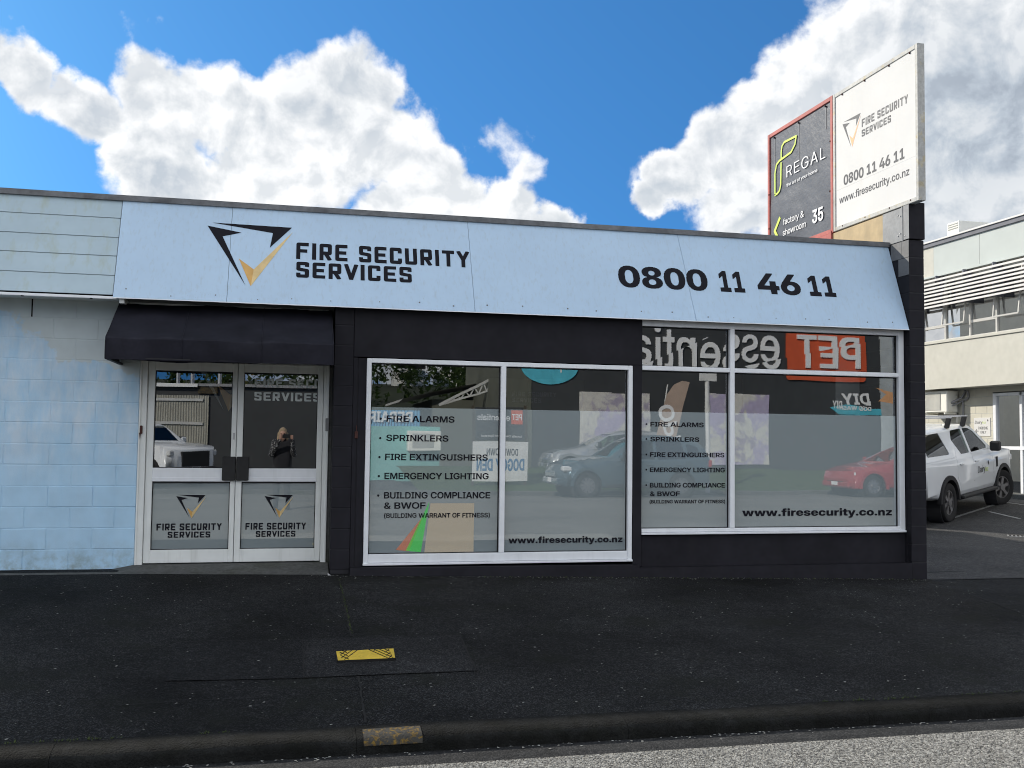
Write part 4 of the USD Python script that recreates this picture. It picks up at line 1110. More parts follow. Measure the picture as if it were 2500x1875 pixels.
obj('service_cover', MB().box(XA + .05, XA + .16, ya - .012, ya - .001, za + .05, za + .3, .004), M['ac_white'], ac)
ps = thing('parking_sign', 'small white parking sign fixed to the cream block wall beside the glazed door', 'sign')
y0_, z0_ = rb(12.65, 1.62, XL); y1_, z1_ = rb(12.035, 2.09, XL)
obj('plate', MB().box(XL - .012, XL - .002, y1_, y0_, z0_, z1_, .002), M['sign_white'], ps)
W_ = y0_ - y1_
H_ = z1_ - z0_
px_ = lambda u, v: (XL - .0135, y0_ - u * W_, z0_ + v * H_)
obj('lettering', flat(text_shape('Dairy', .07, 350, .26, slant=10), px_(.06, .68), WEST, .001), M['grey_print'], ps)
obj('lettering', flat(text_shape('nz', .06, 350, .11, slant=10), px_(.53, .68), WEST, .001), M['lime'], ps)
obj('leaf_mark', flat(shapely.Point(0, 0).buffer(.03).intersection(shapely.Point(.03, .015).buffer(.035)), px_(.83, .84), WEST, .001), M['grey_print'], ps)
obj('lettering', flat(text_shape('PARKING', .068, 330, .33), px_(.28, .36), WEST, .001), M['grey_print'], ps)
obj('lettering', flat(text_shape('ONLY', .062, 330, .20), px_(.40, .14), WEST, .001), M['grey_print'], ps)
arr = LineString([(.10, .05), (0, .05)]).buffer(.007).union(LineString([(.04, .09), (0, .05), (.04, .01)]).buffer(.007))
obj('arrow', flat(arr, px_(.10, .16), WEST, .001), M['grey_print'], ps)
vb = thing('roof_vent', 'small cream roof vent box with slats above the roof edge', 'vent')
vx = XU + 1.6
vy0, vz0 = rb(13.15, 7.2, vx)
obj('box', MB().box(vx, vx + .9, vy0 - .0, vy0 + .5, 6.2, vz0 + .20, .01), M['ac_white'], vb)
for i in range(3):
    obj('slat', MB().box(vx - .012, vx - .001, vy0 + .05, vy0 + .45, vz0 + .01 + i * .06, vz0 + .035 + i * .06), M['ac_grille'], vb)

# parking lines and drain in the driveway
def lot_strip(pts, w, name, m):
    v, pts = [], np.array(pts, float)
    dense = np.array([a + (b - a) * t for a, b in zip(pts[:-1], pts[1:]) for t in np.linspace(0, 1, 14)])
    t = pts[-1] - pts[0]; nrm = np.array([-t[1], t[0]]) / np.linalg.norm(t)
    for p in dense:
        for s in (.5, -.5):
            q = p + nrm * w * s
            v.append([*q, lot_z(*q) + .0095])
    return obj(name, MB().add(v, [[2 * i, 2 * i + 1, 2 * i + 3, 2 * i + 2] for i in range(len(dense) - 1)]), m, drv)


# unseen rear block, out of view, placed to shade the parking area
bk = thing('rear_block', 'unseen plain cream building behind the shop roof, placed to shade the parking area', 'building')
obj('wall', MB().box(-4, 8.6, 14.6, 20, -.2, 6.35), M['render_cream'], bk)
obj('roof', MB().box(-4.1, 8.7, 14.5, 20.1, 6.355, 6.43), M['grey_sheet'], bk)
lot_strip([(11.27, 6.10), (14.18, 8.02)], .075, 'parking_line', M['line_white'])
lot_strip([(14.20, 8.04), (13.99, 7.20), (13.7, 6.2)], .075, 'parking_line', M['line_white'])
lot_strip([(12.75, 6.77), (12.57, 5.73)], .06, 'parking_line', M['line_white'])
gr = thing('drain_grate', 'narrow slotted drain grate set in the driveway', 'drain grate')
GZ = lot_z(11.1, 4.2) + .006
p0, p1 = np.array([10.93, 4.04]), np.array([11.12, 4.30])
u = np.array([.64, -.77]); u /= np.linalg.norm(u)
q = [p0, p0 + u * 1.0, p1 + u * 1.0, p1]
obj('tray', MB().hexa([[*a, GZ - .05] for a in q] + [[*a, GZ] for a in q]), M['grey_sheet'], gr)
for i in range(16):
    a = p0 + u * (.04 + i * .06)
    b = a + (p1 - p0)
    obj('slot', MB().bar([*(a * .8 + b * .2), GZ + .001], [*(a * .2 + b * .8), GZ + .001], .03, .006), M['crack'], gr)

# ---------------------------------------------------------------- vehicles
def paint(name, col, metal=0.0):
    return mat(name, col, 0.28, metal, var=((1.5, 0.03),), spec=0.5, coat=0.8, coat_rough=0.04)


M['paint_white'] = paint('paint_white', (0.82, 0.84, 0.86))
M['paint_blue'] = paint('paint_blue', (0.075, 0.125, 0.155), 0.4)
M['paint_silver'] = paint('paint_silver', (0.45, 0.46, 0.47), 0.5)
M['paint_red'] = paint('paint_red', (0.36, 0.025, 0.03))
M['car_glass'] = glass_mat('car_glass', 0.02, tint=(0.55, 0.66, 0.58))
M['car_glass_dark'] = glass_mat('car_glass_dark', 0.08, tint=(0.06, 0.07, 0.07))
M['tyre'] = mat('tyre', (0.016, 0.016, 0.017), 0.85, var=((12, 0.2),), bump=(90, 0.4, 0.003))
M['rim'] = mat('rim', (0.34, 0.33, 0.33), 0.35, metal=0.8)
M['plastic'] = mat('black_plastic', (0.02, 0.02, 0.022), 0.6, var=((8, 0.2),))
M['cabin'] = mat('cabin_trim', (0.03, 0.03, 0.033), 0.85)
M['lamp_glass'] = mat('lamp_glass', (0.65, 0.66, 0.66), 0.12, var=())
M['lamp_red'] = mat('lamp_red', (0.4, 0.02, 0.02), 0.2, var=())
T_SIDE = np.array([[1, 0, 0, 0], [0, 0, 1, 0], [0, 1, 0, 0]], float)      # (x, z) outlines drawn out along y


def side_solid(poly, y0, y1):
    c = manifold3d.CrossSection([np.asarray(poly, float)], manifold3d.FillRule.EvenOdd)
    return c.extrude(y1 - y0).transform(np.array([[1, 0, 0, 0], [0, 0, -1, y1], [0, 1, 0, 0]], float))


def front_solid(poly, x0, x1):
    c = manifold3d.CrossSection([np.asarray(poly, float)], manifold3d.FillRule.EvenOdd)
    return c.extrude(x1 - x0).transform(np.array([[0, 0, 1, x0], [1, 0, 0, 0], [0, 1, 0, 0]], float))


def soft(pts, r):
    p = Polygon(pts)
    p = p.buffer(-r, quad_segs=5).buffer(r, quad_segs=5) if r else p
    p = p.buffer(r, quad_segs=5).buffer(-r, quad_segs=5)
    return p


def ring_pts(p):
    return np.array(shapely.geometry.polygon.orient(p).exterior.coords)[:-1]


def cyl_y(x, z, r, y0, y1, n=36):
    return manifold3d.Manifold.cylinder(y1 - y0, r, r, n).rotate((-90, 0, 0)).translate((x, y0, z))


def wheel_parts(parent, x, y, r, w, side, steer, spokes=6, rim_f=0.63):
    wh = UsdGeom.Xform.Define(stage, unique(parent, 'wheel'))
    wh.AddTranslateOp().Set(Gf.Vec3d(x, y, r)); wh.AddRotateZOp().Set(math.degrees(steer))
    wp = wh.GetPrim()
    h, rr = w / 2, r * rim_f
    prof = [(rr - .015, -h * .75), (rr + .015, -h * .92), (r * .86, -h), (r * .95, -h * .92), (r * .992, -h * .72), (r, -h * .4), (r, h * .4), (r * .992, h * .72), (r * .95, h * .92), (r * .86, h), (rr + .015, h * .92), (rr - .015, h * .75), (rr - .015, -h * .75)]
    t = trimesh.creation.revolve(np.array(prof), sections=40)
    rot = trimesh.transformations.rotation_matrix(math.pi / 2, (1, 0, 0))
    t.apply_transform(rot)
    obj('tyre', t, M['tyre'], wp, smooth=35)
    s = -1 if side < 0 else 1
    # rim: barrel, spokes and hub on the outer face
    yo = s * h * .72
    barrel = cyl_y(0, 0, rr, -h * .8, h * .8, 32) - cyl_y(0, 0, rr - .018, -h, h, 32)
    rim = barrel
    for k in range(spokes):
        a = 2 * math.pi * k / spokes + .26
        sp = manifold3d.CrossSection([np.array([(-.014 - .016, .04), (.014 + .016, .04), (.028 + .012, rr - .012), (-.028 - .012, rr - .012)])]).extrude(.035)
        sp = sp.rotate((90, 0, 0)).rotate((0, math.degrees(a), 0)) if False else sp.transform(np.array([[1, 0, 0, 0], [0, 0, 1, -.0175], [0, 1, 0, 0]], float)).rotate((0, math.degrees(a), 0)).translate((0, yo - s * .02, 0))
        rim = rim + sp
    rim = rim + cyl_y(0, 0, rr * .30, yo - .035, yo + .012, 20)
    rim = rim + cyl_y(0, 0, rr * .99, -s * h * .2 - .01, -s * h * .2 + .01, 28)
    obj('rim', MB().tri(rim), M['rim'], wp, smooth=25)
    obj('brake_disc', MB().tri(cyl_y(0, 0, rr * .8, -s * h * .2 + s * .02 - .006, -s * h * .2 + s * .02 + .006, 24)), M['plastic'], wp)
    return wp


def vehicle(name, label, cat, spec, loc, rz, pitch=0.0, scale=1.0, steer=0.0, paint_m='paint_white', group=None):
    root = UsdGeom.Xform.Define(stage, unique(None, name))
    root.AddTranslateOp().Set(Gf.Vec3d(*map(float, loc))); root.AddRotateZOp().Set(math.degrees(rz))
    if pitch:
        root.AddRotateYOp().Set(-math.degrees(pitch))
    if scale != 1:
        root.AddScaleOp().Set(Gf.Vec3f(scale, scale, scale))
    tag(root, label, cat, group)
    root = root.GetPrim()
    sp = spec
    hw, r, wb, belt = sp['hw'], sp['r'], sp['wb'], sp['belt']

    def solid(off):
        a = soft(sp['side'], sp.get('round', .06)).buffer(-off)
        b = soft(sp['section'], .05).buffer(-off)
        c = soft(sp['plan'], .12).buffer(-off)
        return side_solid(ring_pts(a), -2, 2) ^ front_solid(ring_pts(b), -4, 7) ^ manifold3d.CrossSection([ring_pts(c)]).extrude(4)
    full = solid(0)
    inner = solid(.045) ^ manifold3d.Manifold.cube((8, 4, 3)).translate((sp['cab'][0], -2, belt - .25)) ^ manifold3d.Manifold.cube((sp['cab'][1] - sp['cab'][0], 4, 4)).translate((sp['cab'][0], -2, 0))
    skin = full - solid(.012)
    glass_shell = solid(.010) - solid(.018)
    body = full - inner
    cuts = []
    for poly, dark in sp['windows']:
        cuts.append((side_solid(ring_pts(soft(poly, .035)), -2, 2), dark))
    wx0, wx1, wy, wz0, wz1 = sp['screen']
    screen = side_solid([(wx0, wz0), (wx1, wz0), (wx1, wz1), (wx0, wz1)], -wy, wy)
    rx0, rx1, ry, rz0_, rz1_ = sp['rear_screen']
    rear = side_solid([(rx0, rz0_), (rx1, rz0_), (rx1, rz1_), (rx0, rz1_)], -ry, ry)
    for c, d in cuts:
        body = body - c
    body = body - screen - rear
    for pts in sp['seams']:
        g = LineString(pts).buffer(.006, cap_style='flat', join_style='mitre')
        body = body - (skin ^ side_solid(ring_pts(g), -2, 2))
    for x in (0, wb):
        body = body - cyl_y(x, r, r + .075, hw - .30, hw + .3) - cyl_y(x, r, r + .075, -hw - .3, -hw + .30)
    obj('body', MB().tri(body), M[paint_m], root, smooth=22)
    for c, d in cuts:
        for s in (-1, 1):
            gpart = (glass_shell ^ c) ^ manifold3d.Manifold.cube((9, 2, 4)).translate((-2, 0 if s > 0 else -2, 0))
            if not gpart.is_empty():
                obj('side_window', MB().tri(gpart), M['car_glass_dark' if d else 'car_glass'], root)
                rim_ = (solid(.002) - solid(.012)) ^ (side_solid(ring_pts(Polygon(ring_pts(soft(sp['windows'][0][0], .035)))), -2, 2)) if False else None
    obj('windscreen', MB().tri(glass_shell ^ screen), M['car_glass'], root)
    obj('rear_window', MB().tri(glass_shell ^ rear), M['car_glass_dark'], root)
    wells = MB()
    for x in (0, wb):
        for s in (-1, 1):
            a0, a1 = sorted((s * (hw - .30), s * (hw - .035)))
            w_ = cyl_y(x, r, r + .074, a0, a1) - cyl_y(x, r, r + .06, a0 + (.012 if s > 0 else -.5), a1 + (.5 if s > 0 else -.012))
            obj('wheel_well', MB().tri(w_), M['cabin'], root)
            fl = (cyl_y(x, r, r + .145, min(s * (hw - .06), s * (hw + .022)), max(s * (hw - .06), s * (hw + .022))) - cyl_y(x, r, r + .06, -3, 3)) ^ manifold3d.Manifold.cube((6, 6, 3)).translate((-3, -3, sp['sill'] - .05 + 0)).translate((x, 0, 0))
            obj('wheel_arch', MB().tri(fl), M['plastic' if sp.get('flares') else paint_m], root, smooth=30)
            wheel_parts(root, x, s * (hw - .125), r, sp.get('tw', .22), s, steer if x else 0, sp.get('spokes', 6))
    # cabin
    x0, x1 = sp['cab']
    obj('cabin_floor', MB().box(x0 + .08, x1 - .35, -hw + .12, hw - .12, belt - .3, belt - .12), M['cabin'], root)
    for sx in sp['seats']:
        for y in (-.37, .37):
            obj('seat', MB().box(sx, sx + .14, y - .23, y + .23, belt - .3, belt + .20, .05).box(sx + .01, sx + .10, y - .13, y + .13, belt + .22, belt + .42, .04), M['cabin'], root)
    obj('dashboard', MB().box(x1 - .75, x1 - .3, -hw + .2, hw - .2, belt - .25, belt + .02, .05), M['cabin'], root)
    obj('steering_wheel', MB().tri(trimesh.creation.torus(.18, .018, 20, 8).apply_transform(trimesh.transformations.rotation_matrix(1.2, (0, 1, 0))).apply_translation((x1 - .80, -.37, belt + .06))), M['cabin'], root)
    for s in (-1, 1):
        mx, mz = sp['mirror']
        mm = MB().box(mx - .09, mx + .07, s * (hw + .04), s * (hw + .24), mz - .04, mz + .17, .03)
        obj('mirror', mm, M['plastic'], root, smooth=30)
        obj('mirror_cap', MB().box(mx + .0, mx + .085, s * (hw + .045), s * (hw + .235), mz + .0, mz + .16, .03), M[paint_m], root)
        for hx_, hz_ in sp['handles']:
            obj('door_handle', MB().box(hx_ - .10, hx_ + .10, s * (hw - .012), s * (hw + .022), hz_ - .016, hz_ + .016, .01), M[paint_m], root)
        hx0, hx1, hz0, hz1, hy0 = sp['lamp']
        obj('headlight', MB().box(hx0, hx1, s * hy0, s * (hw - .06), hz0, hz1, .03), M['lamp_glass'], root)
        tx0, tx1, tz0, tz1 = sp['tail']
        obj('tail_light', MB().box(tx0, tx1, s * (hw - .22), s * (hw - .035), tz0, tz1, .02), M['lamp_red'], root)
    gx, gz0_, gz1_ = sp['grille']
    obj('grille', MB().box(gx - .08, gx + .012, -hw * .55, hw * .55, gz0_, gz1_, .015), M['plastic'], root)
    obj('front_bumper', MB().box(gx - .3, gx + .03, -hw * .86, hw * .86, sp['sill'] - .02, sp['sill'] + .16, .04), M['plastic' if sp.get('flares') else paint_m], root)
    obj('number_plate', MB().box(gx + .031, gx + .04, -.18, .18, sp['sill'] + .04, sp['sill'] + .15), M['white_print'], root)
    obj('sill', MB().box(r + .12, wb - r - .12, -hw + .05, hw - .05, sp['sill'] - .10, sp['sill'] + .02, .02), M['plastic'], root)
    return root


PICKUP = dict(hw=.95, r=.39, wb=3.27, belt=1.24, sill=.46, tw=.26, flares=True, spokes=6, cab=(.50, 2.75), round=.07,
              side=[(-1.18, .60), (-1.20, 1.22), (-1.10, 1.62), (-.98, 1.84), (.4, 1.875), (1.5, 1.88), (1.85, 1.845), (2.10, 1.73), (2.72, 1.30), (3.3, 1.265), (3.85, 1.19), (4.08, 1.10), (4.17, .92), (4.19, .62), (4.10, .44), (2.9, .43), (.4, .43), (-.9, .52)],
              section=[(-.86, .38), (-.925, .55), (-.95, .80), (-.95, 1.02), (-.925, 1.20), (-.90, 1.27), (-.70, 1.80), (-.60, 1.88), (.60, 1.88), (.70, 1.80), (.90, 1.27), (.925, 1.20), (.95, 1.02), (.95, .80), (.925, .55), (.86, .38)],
              plan=[(-1.2, -.93), (3.5, -.96), (3.95, -.90), (4.2, -.62), (4.2, .62), (3.95, .90), (3.5, .96), (-1.2, .93)],
              windows=[([(2.50, 1.32), (2.02, 1.70), (1.80, 1.775), (1.47, 1.79), (1.44, 1.29)], False), ([(1.35, 1.29), (1.38, 1.79), (.78, 1.775), (.62, 1.60), (.86, 1.29)], False), ([(.26, 1.32), (.10, 1.76), (-.75, 1.755), (-.92, 1.34)], True)],
              screen=(1.98, 2.9, .70, 1.34, 1.79), rear_screen=(-1.4, -.9, .6, 1.30, 1.75), seams=[[(2.62, 1.27), (2.66, .62), (2.5, .50), (1.44, .50), (1.42, 1.29)], [(1.42, .50), (.78, .50), (.50, .85), (.52, 1.25), (.70, 1.5)], [(-1.2, 1.235), (.42, 1.245)]],
              seats=(.85, 1.75), mirror=(2.36, 1.30), handles=[(1.60, 1.10), (.72, 1.10)], lamp=(3.95, 4.10, .92, 1.08, .52), tail=(-1.205, -1.12, .85, 1.15), grille=(4.19, .62, 1.05))
HEAD = math.radians(33.9)
pk = vehicle('pickup_truck', 'white double cab pickup with roof bars and a hard canopy parked by the cream building', 'pickup truck', PICKUP, (10.81, 6.65, .0), HEAD, math.radians(3.85), .912, -math.radians(19), 'paint_white')
for s in (-1, 1):
    obj('side_step', MB().box(.60, 2.68, s * .80, s * 1.02, .40, .47, .02), M['plastic'], pk)
    obj('vent', MB().box(2.80, 2.90, s * .945, s * .962, .88, 1.10, .006), M['plastic'], pk)
    obj('fog_lamp', MB().box(4.05, 4.16, s * .62, s * .80, .62, .76, .02), M['plastic'], pk)
for x in (.72, 1.62):
    obj('roof_bar', MB().box(x - .045, x + .045, -.78, .78, 2.02, 2.05, .012), M['steel'], pk)
    for s in (-1, 1):
        obj('bar_foot', MB().hexa([(x - .07, s * .70, 1.82), (x + .07, s * .70, 1.82), (x + .07, s * .64, 1.84), (x - .07, s * .64, 1.84), (x - .05, s * .76, 2.03), (x + .05, s * .76, 2.03), (x + .05, s * .68, 2.03), (x - .05, s * .68, 2.03)]), M['plastic'], pk)
lx = 1.62
obj('door_lettering', flat(text_shape('Dairy', .135, 380, .44, slant=8), (lx, -.958, .84), FRONT, .003), M['grey_print'], pk)
obj('door_lettering', flat(text_shape('nz', .10, 330, .17, slant=8), (lx + .46, -.958, .84), FRONT, .003), M['lime'], pk)
obj('leaf_mark', flat(shapely.Point(0, 0).buffer(.06).intersection(shapely.Point(.06, .03).buffer(.065)), (lx + .64, -.958, 1.0), FRONT, .003), M['grey_print'], pk)

SUV = dict(hw=.90, r=.345, wb=2.67, belt=1.02, sill=.38, tw=.22, spokes=10, cab=(-.5, 2.15), round=.08,
           side=[(-.82, .45), (-.88, .95), (-.72, 1.35), (-.45, 1.62), (.6, 1.69), (1.1, 1.67), (1.45, 1.52), (2.05, 1.08), (2.9, .98), (3.35, .86), (3.48, .68), (3.46, .40), (3.3, .32), (-.7, .34)],
           section=[(-.82, .28), (-.88, .5), (-.90, .8), (-.86, 1.02), (-.64, 1.60), (-.5, 1.69), (.5, 1.69), (.64, 1.60), (.86, 1.02), (.90, .8), (.88, .5), (.82, .28)],
           plan=[(-.9, -.85), (2.7, -.9), (3.2, -.82), (3.5, -.5), (3.5, .5), (3.2, .82), (2.7, .9), (-.9, .85)],
           windows=[([(1.85, 1.08), (1.30, 1.50), (.78, 1.56), (.78, 1.05)], False), ([(.70, 1.05), (.70, 1.56), (-.05, 1.53), (-.15, 1.08)], True), ([(-.24, 1.1), (-.18, 1.48), (-.5, 1.40), (-.6, 1.15)], True)],
           screen=(1.2, 2.3, .62, 1.12, 1.56), rear_screen=(-1.0, -.4, .55, 1.12, 1.5), seams=[[(2.0, 1.0), (2.02, .5), (.74, .42), (.74, 1.04)], [(.74, .42), (.1, .42), (-.1, .75), (-.15, 1.05)]],
           seats=(.2, 1.0), mirror=(1.72, 1.05), handles=[(.95, .92), (.08, .92)], lamp=(3.1, 3.36, .70, .84, .42), tail=(-.90, -.80, .85, 1.05), grille=(3.46, .45, .68))
HATCH = dict(SUV, r=.31, belt=.95, sill=.30,
             side=[(-.62, .40), (-.68, .85), (-.55, 1.20), (-.30, 1.45), (.5, 1.52), (1.0, 1.50), (1.45, 1.32), (2.15, .98), (2.85, .86), (3.25, .74), (3.38, .56), (3.36, .32), (3.2, .24), (-.5, .26)],
             section=[(-.78, .2), (-.84, .4), (-.86, .7), (-.83, .95), (-.62, 1.44), (-.5, 1.52), (.5, 1.52), (.62, 1.44), (.83, .95), (.86, .7), (.84, .4), (.78, .2)], hw=.86,
             windows=[([(1.92, 1.0), (1.35, 1.34), (.80, 1.40), (.80, .97)], False), ([(.72, .97), (.72, 1.40), (.0, 1.36), (-.12, 1.0)], True)],
             screen=(1.2, 2.3, .6, 1.02, 1.40), rear_screen=(-.8, -.3, .5, 1.0, 1.35), seams=[[(2.05, .92), (2.05, .4), (.76, .34), (.76, .95)], [(.76, .34), (.1, .34), (-.1, .65), (-.12, .95)]], mirror=(1.75, .98), handles=[(.95, .84), (.08, .84)], lamp=(2.95, 3.25, .60, .74, .40), tail=(-.70, -.60, .8, 1.0), grille=(3.36, .34, .54))
vehicle('suv', 'steel blue sport utility car parked across the street, seen in the windows', 'car', SUV, (10.0, -16.1, road_z(-16.1)), math.pi, paint_m='paint_blue')
vehicle('hatchback', 'red hatchback parked across the street, seen in the right window', 'car', HATCH, (18.55, -16.2, road_z(-16.2)), math.pi, paint_m='paint_red')
vehicle('hatchback', 'silver hatchback parked behind the blue car across the street', 'car', HATCH, (10.9, -20.6, .19), math.pi + .06, paint_m='paint_silver')
vehicle('pickup_truck', 'white work pickup in the yard across the street, reflected in the door', 'pickup truck', PICKUP, (-5.9, -21.2, -.05), .75, scale=.97, paint_m='paint_white')

# ---------------------------------------------------------------- across the street (seen in the panes)
M['grass'] = mat('grass', (0.055, 0.095, 0.025), 0.9, var=((2.5, 0.3), (30, 0.4)), bump=(60, 1.0, 0.03))
M['shed_dark'] = mat('shed_dark', (0.045, 0.048, 0.05), 0.6, var=((1, 0.15),))
M['shed_olive'] = mat('shed_olive', (0.11, 0.115, 0.09), 0.7, var=((1, 0.15),))
M['pet_orange'] = mat('pet_orange', (0.62, 0.10, 0.035), 0.5)
M['corrugate'] = mat('corrugate', (0.36, 0.35, 0.30), 0.5, var=((2, 0.1),))
M['blue_fence'] = mat('blue_fence', (0.10, 0.34, 0.55), 0.5)
M['teal'] = mat('teal_wall', (0.18, 0.46, 0.42), 0.6)
M['banner_white'] = mat('banner_white', (0.72, 0.72, 0.70), 0.5)
M['banner_blue'] = mat('banner_blue', (0.05, 0.18, 0.36), 0.5)
M['poster_lilac'] = mat('poster_lilac', (0.45, 0.40, 0.55), 0.6, col2=(0.62, 0.60, 0.55), mask=(1.6, 0.46, 0.56), var=((7, 0.15),))
M['poster_cream'] = mat('poster_cream', (0.62, 0.60, 0.55), 0.6, col2=(0.38, 0.34, 0.42), mask=(2.2, 0.5, 0.6), var=((7, 0.15),))
M['flag_brown'] = mat('flag_brown', (0.46, 0.35, 0.28), 0.7)
M['aqua'] = mat('aqua_print', (0.10, 0.50, 0.62), 0.5)
M['pole_grey'] = mat('pole_grey', (0.68, 0.68, 0.66), 0.5)
M['roof_pale'] = mat('roof_pale', (0.55, 0.55, 0.53), 0.5)
M['bark'] = mat('bark', (0.07, 0.055, 0.04), 0.9)


def far(x, z, yv, Y):
    """A point seen in the panes as if at depth yv, carried out to depth Y and turned back across the street."""
    k = (Y + 9.88) / (yv + 9.88)
    return -.43 + (x + .43) * k, .10 - Y, 1.423 + (z - 1.423) * k


def leaf_mat(name, a, b):
    n = {'geo': ('geometry', {}), 'no': ('noise_texture', {'scale': 1.2, 'detail': 3.0}), 'mx': ('mix_color', {'a': a, 'b': b}), 'mr': ('map_range', {'from_min': .35, 'from_max': .65, 'clamp': True}),
         'd': ('diffuse_bsdf', {}), 't': ('translucent_bsdf', {}), 'm': ('mix_closure', {'fac': .3})}
    return usdkit.material(stage, f'/World/Looks/{name}', n, [('geo.position', 'no.vector'), ('no.fac', 'mr.value'), ('mr.result', 'mx.fac'), ('mx.result', 'd.color'), ('mx.result', 't.color'), ('d.BSDF', 'm.closure1'), ('t.BSDF', 'm.closure2')], surface='m.closure')


M['leaf'] = leaf_mat('leaf', (0.018, 0.032, 0.012), (0.045, 0.07, 0.022))
verge = structure('far_verge')
vz = lambda x, y: float(np.interp(-y, [17.4, 17.6, 18.2, 20.5, 23.2, 40], [-.07, -.07, -.05, .18, .45, .5]))
obj('surface', sheet(np.linspace(3.2, 70, 60), -np.array([17.6, 17.9, 18.4, 19, 20, 21, 22, 23, 24]), vz), M['grass'], verge, smooth=True)
yard = structure('far_yard')
obj('surface', sheet(np.linspace(-60, 3.2, 30), -np.array([17.6, 19, 22, 30, 45, 60]), lambda x, y: -.06), M['asphalt_lot'], yard)
fk = structure('far_kerb')
obj('kerb_run', MB().box(-60, 70, -17.62, -17.42, -.3, -.065, .02), M['concrete'], fk)
obj('far_line', MB().add([[-60, -14.0, road_z(-14) + .004], [70, -14.0, road_z(-14) + .004], [70, -14.1, road_z(-14.1) + .004], [-60, -14.1, road_z(-14.1) + .004]], [[0, 3, 2, 1]]), M['line_white'], rd)
# pet shop
shp = thing('pet_shop', 'long charcoal pet shop building across the street, seen only in the panes', 'building')
PY = 23.0
xl = far(6.2, 0, 17, PY)[0]
FY = -PY + .1
obj('wall', MB().box(xl, 60, FY - 12, FY, 0, 6.6), M['shed_dark'], shp)
obj('parapet', MB().box(xl - .1, 60, FY - .1, FY + .06, 6.60, 6.8), M['shed_dark'], shp)
obj('side_panel', MB().box(xl - .12, xl, FY - 12, FY + .04, 0, 6.6), M['shed_olive'], shp)
px0, _, pz0 = far(13.96, 3.21, 17, PY); px1, _, pz1 = far(16.58, 4.82, 17, PY)
obj('sign_panel', flat(soft([(0, 0), (px1 - px0, 0), (px1 - px0, pz1 - pz0), (0, pz1 - pz0)], .12), (px1, FY + .01, pz0), FAR, .06), M['pet_orange'], shp)
obj('lettering', flat(text_shape('PET', .95, 700, (px1 - px0) * .78), (px1 - .3, FY + .075, far(0, 3.75, 17, PY)[2]), FAR, .06), M['white_print'], shp)
obj('lettering', flat(text_shape('essentials', 1.33, 500, 6.75), (px0 - .25, FY + .01, far(0, 3.68, 17, PY)[2]), FAR, .06), M['white_print'], shp)
a = far(6.05, 3.05, 17, PY)
obj('round_sign', flat(affinity.scale(shapely.Point(0, 0).buffer(1.0), 1.0, .62), (far(6.72, 0, 17, PY)[0], FY + .01, far(0, 3.42, 17, PY)[2]), FAR, .04), M['aqua'], shp)
obj('lettering', flat(text_shape('pets', .42, 600, .9), (far(6.72, 0, 17, PY)[0] + .45, FY + .052, far(0, 3.36, 17, PY)[2]), FAR, .01), M['white_print'], shp)
q0, q1 = far(16.35, 2.3, 17, PY), far(17.6, 2.82, 17, PY)
obj('wave_print', flat(Polygon([(0, 0), (.9, .10), (2.6, .05), (3.0, .30), (2.2, .45), (1.4, .30), (.6, .35)]), (q1[0] + .3, FY + .01, q0[2] - .15), FAR, .01), M['aqua'], shp)
obj('lettering', flat(text_shape('DIY', .42, 800, 1.1, slant=12), (q1[0] - 1.0, FY + .022, q0[2] + .28), FAR, .01), M['white_print'], shp)
obj('lettering', flat(text_shape('DOG WASH', .15, 800, 1.25), (q1[0] - 1.0, FY + .022, q0[2] + .08), FAR, .01), M['white_print'], shp)
obj('splash_print', flat(Polygon([(0, 0), (.8, .1), (.5, .35), (.9, .55), (.1, .4)]), (q1[0] + .1, FY + .022, q0[2] + .35), FAR, .01), M['orange_print'], shp)
obj('lettering', flat(text_shape('DIY', .3, 800, .42), (far(15.85, 0, 17, PY)[0], FY + .02, far(0, 2.4, 17, PY)[2]), FAR, .01), M['white_print'], shp)
obj('door_light', MB().box(far(17.1, 0, 17, PY)[0], far(18.3, 0, 17, PY)[0], FY, FY + .03, .4, 5.9), M['room_pale'], shp)
for i, (x0, x1, z0, z1, mm) in enumerate(((11.52, 13.42, .72, 2.78, 'poster_lilac'), (7.59, 9.7, 1.0, 2.73, 'poster_cream'))):
    a, b = far(x0, z0, 17, PY), far(x1, z1, 17, PY)
    t = thing('poster', ('tall lilac poster with a pale furry animal on the dark wall', 'cream poster with purple print on the dark wall')[i], 'poster')
    obj('sheet', MB().box(a[0], b[0], FY + .01, FY + .04, a[2], b[2]), M[mm], t)
    w_, h_ = b[0] - a[0], b[2] - a[2]
    blob = union_all([shapely.Point(.5 + .18 * math.cos(k), .38 + .26 * math.sin(k)).buffer(.10) for k in np.linspace(0, 6.2, 12)] + [shapely.Point(.5, .4).buffer(.22), Polygon([(.34, .6), (.40, .80), (.48, .64)]), Polygon([(.55, .64), (.62, .80), (.68, .6)])])
    obj('print', flat(affinity.scale(blob, w_, h_, origin=(0, 0)), (b[0], FY + .041, a[2]), FAR, .004), M['poster_cream' if i == 0 else 'poster_lilac'], t)
